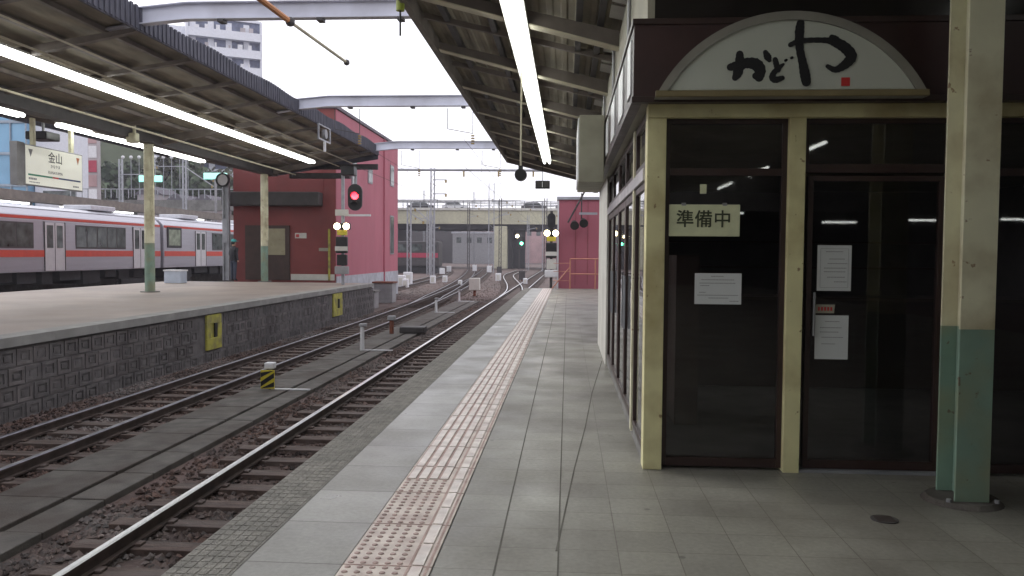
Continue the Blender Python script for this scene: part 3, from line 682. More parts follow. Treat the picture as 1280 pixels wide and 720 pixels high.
def lamp(label, x, y0, y1, z, group, w_=.2, rows=2, tr=.03):
    t = thing('fluorescent_lamp', label, 'fluorescent lamp', (x, (y0+y1)/2, z-.1), group)
    MB().box(x-w_/2, x+w_/2, y0+.01, y1-.01, z, z+.045).build('housing', M['tubehousing'], t)
    for i in range(rows):
        xx = x+(i-(rows-1)/2)*w_*.55
        MB().cyl((xx, y0+.012, z-tr-.004), (xx, y1-.012, z-tr-.004), tr, n=12).build('tube', M['tube'], t, smooth=False)  # oversized radius stands in for the glow around the tube
    return t
def copy_lamp(src, label, y): return copy_thing(src, label, (src.location.x, y, src.location.z))
src = None; L_ = 2.42; lx, lz = -.58, 4.0
for i in range(14):
    y1 = 22.2-i*L_; y0 = y1-L_
    lb = ORD[i]+' fluorescent lamp from the far end of the row under the near canopy'
    if i == 0: src = lamp(lb, lx, y0, y1, lz, 'fluorescent lamps under the near canopy', .24, 2, .032)
    else: copy_lamp(src, lb, (y0+y1)/2)
for k, y in enumerate([-17.5, -12.5, -7.5, -2.5]):
    lb = ORD[k]+' lamp from behind over the right half of the near platform'
    if k == 0: s2 = lamp(lb, 5.45, y-1.2, y+1.2, 3.95, 'fluorescent lamps over the right half of the near platform', .12, 1)
    else: copy_lamp(s2, lb, y)
lamp('short fluorescent lamp under the canopy just in front of the restaurant sign', 3.66, 3.55, 4.15, 3.72, 'short lamp by the restaurant', .12, 1)
for i in range(7):
    y = 22.2-i*4.84; MB().cyl((lx, y-.4, 4.045), (lx, y-.4, cz(lx)-.05), .012).build('lamp_hanger', M['greysteel'], cR)
# hanging speaker and clock-like camera box
t = thing('hanging_speaker', 'round black loudspeaker hanging on a long rod under the near canopy', 'loudspeaker', (-.64, 11, 2.5))
MB().cyl((-.64, 11, 2.66), (-.64, 11, cz(-.64)-.05), .013).build('rod', M['cabletrunk'], t)
MB().box(-.67, -.61, 10.97, 11.03, 2.6, 2.68).build('bracket', M['black'], t)
MB().cyl((-.64, 10.94, 2.56), (-.64, 11.06, 2.56), .078, .085, n=20).build('horn', M['black'], t, bevel=.006)
t = thing('hanging_indicator', 'small black box with two pale squares hanging beyond the last near lamp', 'indicator', (-.66, 21, 3.15))
MB().cyl((-.66, 21, 3.37), (-.66, 21, cz(-.66)-.02), .008).build('rod', M['black'], t)
hb = MB().box(-.84, -.47, 20.93, 21.07, 3.17, 3.37).build('housing', M['black'], t, bevel=.01)
MB().box(-.81, -.69, 20.92, 20.929, 3.2, 3.34).build('face', M['darksteel'], hb); MB().box(-.67, -.65, 20.92, 20.929, 3.2, 3.34).build('divider', M['white'], hb); MB().box(-.62, -.5, 20.92, 20.929, 3.2, 3.34).build('face', M['darksteel'], hb)
t = thing('wire_insulator', 'green ringed ceramic insulator with a dangling strap on the near canopy edge', 'insulator', (-1.95, 9.6, 4.1))
MB().cyl((-1.99, 9.6, 4.34), (-1.99, 9.6, 4.46), .05).build('body', mat('yellow_green_ring', (.3, .36, .05), .4), t); MB().cyl((-1.99, 9.6, 4.05), (-1.99, 9.6, 4.34), .012).build('strap', M['black'], t); MB().ball((-1.99, 9.6, 4.5), .07).build('bell', M['black'], t)

# ================================================================== LEFT CANOPY
LX = -13.4; LY1 = 36.6
lzf = lambda x: 5.34+abs(x-LX)*.155
cL = thing('platform_canopy', 'long butterfly canopy with dark corrugated edge over the opposite platform', 'canopy', (LX, 5, 4.9))
b = MB(); sheet(b, LX, -8.6, CY0, LY1, lzf); sheet(b, -18.3, LX, CY0, LY1, lzf); b.build('roof_sheet', M['underside'], cL)
MB().box(-8.62, -8.56, CY0, LY1, 5.88, 6.12).build('edge_board', M['fascia'], cL)
b = MB(); y = 8.0
while y < LY1: b.box(-8.56, -8.53, y, y+.09, 5.9, 6.33+.03*math.sin(y*1.7)); b.box(-8.575, -8.555, y+.09, y+.18, 5.9, 6.31+.03*math.sin(y*1.7)); y += .18
b.build('corrugated_fascia', M['fascia'], cL)
MB().box(-18.4, -18.3, CY0, LY1, 5.8, 6.1).build('edge_board', M['fascia'], cL)
for x in (-17.3, -16.2, -14.6, -12.4, -10.3, -9.3):
    z = lzf(x); MB().box(x-.05, x+.05, CY0, LY1-.05, z-.12, z-.02).build('purlin', M['rafter'], cL)
y = 6.0-2*2.5; ys = []
while y < LY1+.1: ys.append(y); y += 2.5
ys = [y-.0 for y in ys]
for i, y in enumerate(ys):
    big = abs(((y-36)/10)-round((y-36)/10)) < .05; dd = .42 if big else .22
    for xe in (-8.64, -18.28):
        b = MB(); b.quadbox([(LX, y-.07, lzf(LX)-dd-.0), (xe, y-.07, lzf(xe)-.2), (xe, y+.07, lzf(xe)-.2), (LX, y+.07, lzf(LX)-dd), (LX, y-.07, lzf(LX)-.12), (xe, y-.07, lzf(xe)-.12), (xe, y+.07, lzf(xe)-.12), (LX, y+.07, lzf(LX)-.12)])
        b.build('rafter', M['rafter'], cL)
MB().box(LX-.2, LX+.2, CY0, LY1-.1, 4.92, 5.33).build('valley_beam', M['darksteel'], cL)
MB().box(LX-.2, -8.6, LY1, LY1+.08, 5.25, 5.5).build('end_board', M['darksteel'], cL)
b = MB(); b.quadbox([(LX, LY1, 4.95), (-8.6, LY1, 5.72), (-8.6, LY1+.07, 5.72), (LX, LY1+.07, 4.95), (LX, LY1, 5.3), (-8.6, LY1, 6.2), (-8.6, LY1+.07, 6.2), (LX, LY1+.07, 5.3)]); b.build('gable_board', M['fascia'], cL)
for x, z, r_ in ((-12.3, 4.98, .03), (-10.3, 5.36, .025), (-9.7, 5.5, .022)): MB().path([(x, CY0, z), (x, LY1-.3, z)], r_).build('conduit', M['cabletrunk'], cL)
MB().path([(-10.6, 6, 5.42), (-10.6, 14.4, 5.42)], .05).build('orange_conduit', M['orangerod'], cL)
MB().box(-12.7, -9.9, 36.62, 36.9, 4.86, 5.1).build('end_sign_beam', M['darksteel'], cL)
gl = 'fluorescent lamps under the opposite canopy'
for i in range(9):
    y1 = 34.6-i*2.42; lb = ORD[i]+' lamp from the far end of the front row under the opposite canopy'
    if i == 0: s3 = lamp(lb, -11, y1-L_, y1, 5.42, gl, .3, 2, .06)
    else: copy_lamp(s3, lb, y1-L_/2)
for i, y1 in enumerate((34.3, 31.88, 29.2, 26.78, 22.6, 20.2)):
    lb = ORD[i]+' lamp from the far end of the rear row under the opposite canopy'
    if i == 0: s4 = lamp(lb, -15.7, y1-L_, y1, 5.42, 'fluorescent lamps in the rear row', .3, 2, .06)
    else: copy_lamp(s4, lb, y1-L_/2)
for i, (y, lb) in enumerate(((25.5, 'nearer cream column with green foot on the opposite platform'), (35.5, 'farther cream column with green foot beside the brown door'))):
    x = -13.45; z0 = .166
    t = thing('canopy_column', lb, 'column', (x, y, z0), 'columns on the opposite platform')
    MB().cyl((x, y, 1.75), (x, y, 5.0), .155, n=20).build('upper_shaft', M['cream'], t, smooth=False); MB().cyl((x, y, z0+.03), (x, y, 1.75), .157, n=20).build('lower_shaft', M['mint'], t)
    MB().cyl((x, y, z0), (x, y, z0+.03), .3, n=20).build('base', M['concrete'], t)
    MB().box(x+.12, x+.2, y-.12, y-.04, 2.0, 4.9).build('conduit', M['cream'], t)
# platform loudspeaker, camera and end insulator
t = thing('bracket_speaker', 'small cream loudspeaker on a drop rod above the nearer column', 'loudspeaker', (-13.4, 24.6, 4.4))
MB().cyl((-13.1, 24, 5.0), (-13.1, 24, 5.6), .05).build('rod', M['cream'], t); MB().box(-13.3, -12.98, 23.85, 24.1, 4.75, 5.05).build('horn', M['cream'], t, bevel=.04)
t = thing('camera_housing', 'dark camera housing hanging behind the station name board', 'camera', (-16.3, 25.3, 4.8))
MB().box(-16.9, -16.2, 24.5, 25.2, 4.95, 5.2).build('housing', M['black'], t, bevel=.03); MB().cyl((-16.5, 24.8, 5.2), (-16.5, 24.8, 5.5), .04).build('stem', M['greysteel'], t)
t = thing('cable_reel', 'pale framed insulator bracket at the far corner of the opposite canopy', 'bracket', (-8.5, 28.5, 5.2))
f = MB(); f.box(-8.52, -8.47, 27.4, 28.8, 5.35, 5.4); f.box(-8.52, -8.47, 27.4, 28.8, 5.85, 5.88); f.box(-8.52, -8.47, 27.4, 27.46, 5.4, 5.85); f.box(-8.52, -8.47, 28.74, 28.8, 5.4, 5.85); f.build('frame', M['galv'], t)
MB().cyl((-8.54, 28.1, 5.6), (-8.42, 28.1, 5.6), .17, n=16).build('reel', M['greysteel'], t); MB().cyl((-8.48, 28.1, 5.0), (-8.48, 28.1, 5.35), .05).build('insulator', M['white'], t)

# station name board
bx = -16.0
t = thing('name_board', 'cream station name board hanging under the opposite canopy above the train', 'station sign', (bx, 24.6, 3.4))
MB().box(bx-.12, bx, 23.15, 26.05, 3.42, 4.64).build('case', M['greysteel'], t, bevel=.02)
pf = MB().box(bx+.001, bx+.012, 23.2, 26.0, 3.46, 4.6).build('panel', M['boardface'], t)
MB().box(bx-.2, bx+.02, 22.8, 23.12, 3.4, 4.66).build('end_housing', M['greysteel'], t)
TX = bx+.0145
text_part('station_name', '金山', .36, (TX, 24.6, 4.33), '+x', M['darksteel'], pf, bold=.004)
text_part('kana_name', 'かなやま', .12, (TX, 24.6, 4.08), '+x', M['darksteel'], pf)
text_part('roman_name', 'KANAYAMA', .13, (TX, 24.6, 3.89), '+x', M['darksteel'], pf)
MB().box(bx+.0125, bx+.016, 23.3, 24.45, 3.72, 3.77).build('line_band', mat('green_band', (.05, .3, .17), .5), pf); MB().box(bx+.0125, bx+.016, 24.45, 24.75, 3.72, 3.77).build('line_band', M['redink'], pf); MB().box(bx+.0125, bx+.016, 24.75, 25.9, 3.72, 3.77).build('line_band', mat('blue_band', (.06, .08, .2), .5), pf)
m_ = MB()
for k in range(5): m_.box(bx+.0125, bx+.014, 23.32+k*.075, 23.38+k*.075, 3.6, 3.66)
for k in range(7): m_.box(bx+.0125, bx+.014, 23.35+k*.07, 23.4+k*.07, 3.515, 3.545)
for k in range(4): m_.box(bx+.0125, bx+.014, 25.5+k*.08, 25.56+k*.08, 3.53, 3.58)
m_.build('side_text', M['greysteel'], pf)
MB().prism([(23.32, 4.5), (23.52, 4.5), (23.42, 4.27)], 'x', bx+.0125, bx+.0145).build('arrow_mark', M['greysteel'], pf); MB().prism([(25.68, 4.5), (25.86, 4.5), (25.77, 4.27)], 'x', bx+.0125, bx+.0145).build('arrow_mark', mat('orange_mark', (.6, .2, .08), .5), pf)
for y in (23.7, 25.6): MB().box(bx-.12, bx-.02, y-.12, y+.02, 4.64, 5.45).build('hanger', M['cream'], t)

# ================================================================== PORTAL BEAMS, ROD, WIRES
for i, (y, lb) in enumerate(((16, 'nearest lavender steel beam spanning the tracks at the top of the view'), (25.6, 'middle lavender steel beam spanning the tracks'), (36, 'farthest lavender steel beam between the canopies'))):
    t = thing('portal_beam', lb, 'overhead beam', (-5, y, 6.1), 'overhead steel beams'); z0, z1 = 6.1, 6.44
    def seg3(mb, off0, off1, wy): 
        pts = [(-9.4, -.22), (-8.7, -.1), (-7.6, 0), (-1.2, 0), (0, -.1), (2.6, -.4)]
        for (a, da), (c_, dc) in zip(pts, pts[1:]):
            mb.quadbox([(a, y-wy, off0+da), (c_, y-wy, off0+dc), (c_, y+wy, off0+dc), (a, y+wy, off0+da), (a, y-wy, off1+da), (c_, y-wy, off1+dc), (c_, y+wy, off1+dc), (a, y+wy, off1+da)])
        return mb
    seg3(MB(), z0+.02, z1-.02, .008).build('web', M['steel_w'], t)
    seg3(MB(), z0, z0+.02, .1).build('bottom_flange', M['steel_w'], t); seg3(MB(), z1-.02, z1, .1).build('top_flange', M['steel_w'], t)
    for x in (-6.9, -4.9, -3.3):
        MB().box(x-.06, x+.06, y-.11, y+.11, z0-.06, z0-.001).build('clamp', M['darksteel'], t)
    if i:
        for x in (-6.9, -3.3):
            w_ = MB(); w_.path([(x-.5, y, z0-.06), (x-.5, y, z0-.7), (x+.3, y, z0-.85), (x+.3, y, z0-.06)], .011); w_.build('drop_bracket', M['darksteel'], t)
            w_ = MB()
            for k in range(4): w_.cyl((x+.3, y, z0-.9-k*.08), (x+.3, y, z0-.94-k*.08), .055)
            w_.build('insulator', M['ceramic'], t)
t = thing('insulated_rod', 'orange brown tension rod ending in mid air below the nearest beam', 'rod', (-5, 13, 5.5))
p0, p1, p2 = Vector((-5.03, 13, 5.55)), Vector((-4.76, 13.8, 5.42)), Vector((-4.22, 15.4, 4.95+.15))
MB().path([p0+Vector((-.45, -1.3, .35)), p1], .05).build('orange_sleeve', M['orangerod'], t); MB().path([p1, p2], .028).build('rod', M['cabletrunk'], t)
MB().ball(p1, .085).build('joint', M['darksteel'], t); MB().ball(p2, .06).build('end_knob', M['darksteel'], t)
for x, lb in ((-6.8, 'overhead contact wire above the middle track'), (-3.3, 'overhead contact wire above the near track')):
    t = thing('contact_wire', lb, 'overhead wire', (x, 30, 4.2), 'overhead contact wires')
    MB().path([(x, 25.6, 4.25), (x, 140, 4.25)], .007, n=5).build('contact_wire_strand', M['wire'], t)
    MB().path([(x, 25.6, 5.1), (x, 36, 4.9), (x, 70, 5.3), (x, 105, 4.9), (x, 140, 5.3)], .007, n=5).build('messenger_wire', M['wire'], t)
    for k in range(12): MB().cyl((x, 31+k*9, 4.25), (x, 31+k*9, 4.95), .005, n=4).build('dropper', M['wire'], t)

# ================================================================== LEFT RED BUILDING
bd = thing('signal_building', 'two storey red rendered building with white base behind the opposite platform', 'building', (-13.5, 45, -1.13))
BX = -10.95
MB().box(-15.9, BX, 38, 52, -.1, 8.25).build('wall', [M['redwall_shaded'], M['pinkwall_lit']], bd)
MB().box(BX+.001, BX+.03, 38.02, 52.02, .35, 8.2).build('side_wall', M['pinkwall_lit'], bd)
MB().box(-16.0, BX+.1, 37.9, 52.1, 8.25, 8.4).build('roof', M['roofdark'], bd)
MB().box(-15.9, BX+.05, 38.05, 52.05, -1.13, .35).build('plinth', M['plinth'], bd)
MB().box(-13.1, BX-.05, 37.95, 38.0, .166, .45).build('front_plinth', M['whitew'], bd)
MB().box(-16.2, BX-.6, 37.3, 38.0, 3.65, 4.3).build('awning', M['darksteel'], bd, bevel=.05)
b = MB(); b.box(BX+.03, BX+.12, 47.9, 48.0, -.2, 8.2); b.build('drain_pipe', M['pinkwall_lit'], bd)
for (y, z0, z1) in ((41.2, 4.9, 6.2), (44.6, 5.3, 6.3), (50.2, 1.4, 3.8), (50.2, 5.6, 6.9)):
    wf = MB().box(BX+.031, BX+.07, y-.5, y+.5, z0, z1).build('window', M['greysteel'], bd); MB().box(BX+.0705, BX+.08, y-.42, y+.42, z0+.08, z1-.08).build('pane', M['trainglass'], wf)
d_ = MB().box(-15.3, -13.15, 37.9, 37.99, .166, 2.75).build('door', M['browndoor'], bd); MB().box(-14.2, -13.35, 37.86, 37.899, 1.35, 2.6).build('door_pane', M['doorpane'], d_); MB().box(-14.32, -14.28, 37.85, 37.899, .2, 2.7).build('door_stile', M['frame'], d_)
MB().cyl((-14.45, 37.84, 1.1), (-14.45, 37.84, 1.3), .02).build('handle', M['galv'], d_)
MB().box(-12.9, -12.35, 37.97, 37.999, 2.15, 2.4).build('wall_plate', M['whitew'], bd); MB().box(-12.85, -12.7, 37.96, 37.969, 2.2, 2.34).build('red_plate_mark', M['redink'], bd); MB().box(-11.75, -11.2, 37.97, 37.999, 1.55, 1.7).build('wall_plate', M['beige'], bd)
MB().box(-11.28, -11.2, 37.88, 37.99, .17, 2.6).build('yellow_conduit', M['yellowold'], bd)
b = MB(); b.box(-11.6, -11.53, 37.97, 37.999, 4.4, 8.2); b.build('front_conduit', M['redwall_shaded'], bd)

# ================================================================== SIGNALS
def signal_mast(x, y, zb, label, red):
    t = thing('railway_signal', label, 'railway signal', (x, y, zb))
    top = 4.95 if red else 3.4
    MB().box(x-.06, x+.06, y-.06, y+.06, zb, top).build('mast', M['galv'] if red else M['darksteel'], t, bevel=.01)
    if red:
        hx = x+.55
        MB().box(x-.0, x+.55, y-.35, y+.1, 4.62, 4.98).build('hood_box', M['black'], t, bevel=.03)
        poly = [(hx+.3*math.cos(a*math.pi/12), 3.98+.3*math.sin(a*math.pi/12) if a <= 12 else 3.5+.3*math.sin(a*math.pi/12)) for a in range(24)]
        h = MB().prism(poly, 'y', y-.22, y-.1).build('head', M['black'], t, bevel=.015)
        MB().cyl((hx, y-.235, 3.8), (hx, y-.221, 3.8), .15, n=20).build('red_lens', M['redlamp'], h)
        for z in (3.42,): MB().cyl((hx, y-.235, z), (hx, y-.221, z), .1, n=20).build('dark_lens', M['under'], h)
        for z in (3.8, 3.42):
            v = MB()
            for k in range(-4, 5):
                a, c_ = math.pi/2+k*.3, math.pi/2+(k+1)*.3
                v.quadbox([(hx+r_*math.cos(q), yy, z+r_*math.sin(q)) for r_ in (.15, .165) for q, yy in ((a, y-.42), (c_, y-.42), (c_, y-.221), (a, y-.221))])
            v.build('visor', M['black'], h)
        MB().path([(hx, y-.1, 4.3), (hx, y-.1, 4.6)], .05).build('bracket', M['greysteel'], t)
        MB().box(x, x+1.15, y-.05, y+.05, 2.98, 3.06).build('cross_arm', M['white'], t); MB().box(x-.3, x+.25, y-.1, y-.061, 3.0, 3.25).build('plate', M['whitew'], t)
    else:
        poly = [(x+.18*math.cos(a*math.pi/12), (3.12 if a <= 12 else 2.8)+.18*math.sin(a*math.pi/12)) for a in range(24)]
        h = MB().prism(poly, 'y', y-.2, y-.08).build('head', M['black'], t)
        for z in (2.82, 3.1): MB().cyl((x, y-.215, z), (x, y-.201, z), .07, n=14).build('dark_lens', M['under'], h)
    lz_ = 2.56 if red else 2.42
    bar = MB().box(x-.35, x+.35, y-.2, y-.062, lz_-.13, lz_+.13).build('lamp_bar', M['black'], t, bevel=.03)
    for q in (-.19, .19): MB().cyl((x+q, y-.216, lz_), (x+q, y-.2005, lz_), .13, n=18).build('white_lens', M['warmlamp'], bar)
    MB().box(x-.2, x+.2, y-.18, y-.063, lz_-.36, lz_-.16).build('yellow_plate', M['yellow'], t)
    f = MB(); f.box(x-.24, x+.24, y-.26, y-.062, lz_-1.1, lz_-.42); f.build('relay_box', M['black'], t, bevel=.04)
    MB().box(x-.25, x+.26, y-.3, y-.262, lz_-1.0, lz_-.82).build('white_plate', M['whitew'], t)
    f = MB().box(x-.2, x+.22, y-.24, y-.061, lz_-1.6, lz_-1.15).build('relay_box', M['black'] if red else M['whitew'], t, bevel=.03)
    MB().box(x-.28, x+.28, y-.28, y-.0605, lz_-1.95, lz_-1.63).build('lower_box', M['greybox'] if red else M['white'], t, bevel=.03)
    return t
signal_mast(-9.2, 33.0, .17, 'trackside signal mast showing one red light at the opposite platform end', True)
signal_mast(-.72, 36.3, -1.13, 'dark signal with two warm white lamps beyond the near platform end', False)
# grey mast and person, box
t = thing('catenary_mast', 'slim grey steel mast standing behind the person by the train', 'mast', (-15.65, 36.6, .17))
m_ = MB(); m_.box(-15.8, -15.74, 36.5, 36.7, .166, 5.0); m_.box(-15.56, -15.5, 36.5, 36.7, .166, 5.0); m_.box(-15.74, -15.56, 36.58, 36.62, .166, 5.0); m_.build('shaft', M['galv'], t)
MB().box(-15.74, -15.56, 36.48, 36.5, 1.9, 3.0).build('plate', M['galv'], t)
t = thing('wall_mirror', 'dark rimmed round mirror on the grey mast under the opposite canopy', 'mirror', (-15.9, 36.3, 4.4)); 
m_ = MB(); 
for k in range(20):
    a, c_ = k*math.pi/10, (k+1)*math.pi/10; m_.quadbox([(-15.7+r_*math.cos(q), yy, 4.75+r_*math.sin(q)) for r_ in (.25, .32) for q, yy in ((a, 36.3), (c_, 36.3), (c_, 36.38), (a, 36.38))])
m_.build('rim', M['black'], t); MB().cyl((-15.7, 36.34, 4.75), (-15.7, 36.37, 4.75), .25, n=20).build('sky_reflection_disc', M['white'], t)  # white disc: the mirrored sky is put into its colour
t = thing('storage_box', 'pale blue white box on the opposite platform behind the nearer column', 'box', (-16.3, 33, .17))
MB().box(-16.65, -15.95, 32.7, 33.3, .17, .66).build('body', M['boxblue'], t, bevel=.02); MB().box(-16.68, -15.92, 32.67, 33.33, .66, .72).build('lid', M['white'], t, bevel=.01)

def person(x, y, z0):
    t = thing('person', 'person in a teal cap, dark jacket and blue grey trousers standing by the brown door', 'person', (x, y, z0))
    me = bpy.data.meshes.new('body')
    V = [((0, 0, .95), .14), ((0, .0, 1.15), .145), ((0, .0, 1.34), .16), ((0, 0, 1.48), .075), ((0, -.01, 1.55), .062), ((0, -.01, 1.66), .098), ((0, -.01, 1.74), .085),
         ((.1, 0, .88), .1), ((.11, -.02, .5), .07), ((.12, .02, .1), .05), ((.12, -.12, .04), .04),
         ((-.1, 0, .88), .1), ((-.12, .02, .5), .07), ((-.13, .05, .1), .05), ((-.13, -.09, .04), .04),
         ((.19, 0, 1.4), .07), ((.24, .02, 1.14), .052), ((.2, -.14, .95), .038), ((.17, -.2, .92), .03),
         ((-.19, 0, 1.4), .07), ((-.25, .03, 1.14), .052), ((-.26, -.02, .9), .038), ((-.26, -.04, .83), .03)]
    Ed = [(0, 1), (1, 2), (2, 3), (3, 4), (4, 5), (5, 6), (0, 7), (7, 8), (8, 9), (9, 10), (0, 11), (11, 12), (12, 13), (13, 14), (2, 15), (15, 16), (16, 17), (17, 18), (2, 19), (19, 20), (20, 21), (21, 22)]
    me.from_pydata([v for v, r_ in V], Ed, []); ob = bpy.data.objects.new('body', me); C.objects.link(ob)
    sk = ob.modifiers.new('skin', 'SKIN'); sk.use_smooth_shade = True; sb = ob.modifiers.new('sub', 'SUBSURF'); sb.levels = sb.render_levels = 1
    for i, (v, r_) in enumerate(V): me.skin_vertices[0].data[i].radius = (r_*(1.25 if i in (1, 2, 0) else 1), r_)
    me.skin_vertices[0].data[0].use_root = True
    bpy.context.view_layer.update()
    m2 = bpy.data.meshes.new_from_object(ob.evaluated_get(bpy.context.evaluated_depsgraph_get())); m2.name = 'body'; bpy.data.objects.remove(ob)
    for q in (M['skin'], M['jacket'], M['trousers'], M['black']): m2.materials.append(q)
    for p in m2.polygons:
        z = p.center.z; xx = abs(p.center.x)
        p.material_index = 3 if z < .1 else 0 if (z > 1.5 or (z < .9 and xx > .2 and z > .7) ) else 2 if z < .86 else 1
        p.use_smooth = True
    o2 = bpy.data.objects.new('body', m2); C.objects.link(o2); o2.parent = t
    t['_o'] = (0, 0, 0)
    MB().ball((0, -.01, 1.74), .115, (1, 1.05, .75), 14).box(-.08, .08, -.2, -.1, 1.72, 1.735).build('cap', M['cap'], t, smooth=False)
    MB().ball((0, .02, 1.67), .103, (1, 1, .8), 12).build('hair', M['black'], t)
    m_ = MB()
    for s_ in (-.035, .035): m_.ball((s_, -.105, 1.66), .012)
    m_.build('eyes', M['black'], t); MB().prism([(-.012, 1.62), (.012, 1.62), (0, 1.66)], 'y', -.128, -.1).build('nose', M['skin'], t); MB().box(-.025, .025, -.108, -.1, 1.588, 1.596).build('mouth', M['redtrain'], t)
    for s_ in (-.105, .105): MB().ball((s_, 0, 1.65), .025, (.5, .8, 1.2)).build('ear', M['skin'], t)
    t.rotation_euler = (0, 0, R(150)); t.scale = (1.04, 1.04, 1.04)
person(-14.9, 35.6, .166)

# ================================================================== TRAIN
def train_car(y0, y1, label, doors, wins, cab=None):
    X = -25.0; W = 2.9; zb = .45; t = thing('train_car', label, 'train car', (X-W/2, (y0+y1)/2, -1.0), 'silver commuter train')
    prof = [(X, zb), (X+.02, 1.2), (X, 2.9), (X-.06, 3.15), (X-.35, 3.45), (X-.9, 3.62), (X-W/2, 3.66), (X-W+.9, 3.62), (X-W+.35, 3.45), (X-W+.06, 3.15), (X-W, 2.9), (X-W, zb)]
    MB().prism(prof, 'y', y0, y1).build('body', M['steelbody'], t, bevel=.03)
    MB().prism([(X-.33, 3.47), (X-.9, 3.64), (X-W/2, 3.69), (X-W+.9, 3.64), (X-W+.33, 3.47), (X-W+.9, 3.5), (X-.9, 3.5)], 'y', y0+.1, y1-.1).build('roof', M['trainroof'], t)
    xs = X+.022
    cuts = sorted([(d_-.8, d_+.8) for d_ in doors]); a = y0+.05; st = MB()
    for c0, c1 in cuts+[(y1-.05, 0)]:
        if c0 > a: st.box(xs, xs+.012, a, c0, 1.17, 1.49)
        a = c1
    st.build('orange_stripe', M['orange'], t); MB().box(X-.005, X+.02, y0+.05, y1-.05, 2.95, 3.09).build('upper_stripe', M['orange'], t)
    for z in (.6, .75, .9, 1.05): MB().box(xs-.006, xs+.004, y0+.1, y1-.1, z, z+.03).build('side_rib', M['steelbody'], t)
    for d_ in doors:
        dr = MB().box(xs-.01, xs+.008, d_-.77, d_+.77, .5, 2.82).build('door', M['traindoor'], t)
        for s_ in (-1, 1): MB().box(xs+.009, xs+.014, d_+s_*.38-.24, d_+s_*.38+.24, 1.6, 2.7).build('door_window', M['trainglass'], dr)
        MB().box(xs+.009, xs+.014, d_-.02, d_+.02, .5, 2.82).build('door_seal', M['rubber'], dr)
        f = MB(); f.box(xs-.005, xs+.02, d_-.83, d_-.77, .5, 2.86); f.box(xs-.005, xs+.02, d_+.77, d_+.83, .5, 2.86); f.build('door_frame', M['darksteel'], dr)
    for a, c_, n in wins:
        wf = MB().box(xs-.01, xs+.01, a, c_, 1.58, 2.78).build('window', M['darksteel'], t); l = (c_-a)/n
        for k in range(n): MB().box(xs+.011, xs+.016, a+k*l+.05, a+(k+1)*l-.05, 1.66, 2.7).build('pane', M['trainglass'], wf)
    if cab:
        cf = MB().box(xs-.01, xs+.03, cab, cab+1.9, 1.7, 3.0).build('cab_window', M['rubber'], t, bevel=.02); MB().box(xs+.031, xs+.036, cab+.2, cab+1.7, 1.85, 2.85).build('pane', mat('lit_cab_glass', (.3, .36, .27), .2, var=.3), cf)
    u = MB(); y = y0+.6; rnd = random.Random(5)
    while y < y1-1:
        l = rnd.uniform(.8, 2); u.box(X-W+.3, X-.15-rnd.uniform(0, .2), y, y+l, -.25+rnd.uniform(0, .3), zb+.02); y += l+rnd.uniform(.15, .6)
    u.build('underfloor_equipment', M['under'], t)
    for yb in (y0+2.6, y1-2.6):
        bg_ = MB().box(X-.42, X-.28, yb-1.4, yb+1.4, -.55, -.1).build('bogie', M['under'], t)
        for q in (-1.05, 1.05): MB().cyl((X-.62, yb+q, -.5), (X-.48, yb+q, -.5), .43, n=20).build('wheel', M['darksteel'], bg_)
    for yy in (y0+5, y1-5): MB().box(X-W/2-.8, X-W/2+.8, yy-1.2, yy+1.2, 3.68, 3.95).build('roof_unit', M['trainroof'], t, bevel=.05)
train_car(28.9, 48.7, 'silver commuter car with orange stripe and a pair of doors, nearer car', [30.4, 38.3, 46.3], [(31.8, 36.7, 4), (40.0, 44.7, 5)])
train_car(49.1, 69, 'silver commuter car with a rounded black cab window, farther car', [54.2, 62.1], [(56, 60.5, 4), (64, 67.5, 3)], cab=49.5)
MB().box(-27.6, -25.3, 48.7, 49.1, .7, 3.2).build('gangway', M['rubber'], label='black gangway bellows joining the two train cars', cat='gangway')
# canopy and lamps beyond the train
t = thing('platform_canopy', 'low canopy with brown edge beam seen above the train roof', 'canopy', (-31, 50, 4.2))
MB().box(-29.1, -29, 30, 76, 4.12, 4.66).build('edge_beam', M['rafter'], t); MB().box(-34, -29.1, 30, 76, 4.5, 4.6).build('roof_sheet', M['greysteel'], t)
for y in (36, 46, 56, 66): MB().box(-31.6, -31.4, y-.1, y+.1, -1, 4.5).build('post', M['greysteel'], t)
s5 = None
for i, (y0, y1) in enumerate(((60.5, 62.9), (57.5, 60), (50.0, 52.4), (47.4, 49.8), (44.8, 47.2), (39.5, 41.9))):
    lb = ORD[i]+' lamp from the far end under the low canopy beyond the train'
    if i == 0: s5 = lamp(lb, -28.8, y0, y1, 4.0, 'lamps beyond the train', .25, 2)
    else: copy_lamp(s5, lb, (y0+y1)/2)

MB().box(-36, -28.2, 15, 90, -1.2, .17).build('far_platform', M['trough'], kind='structure')
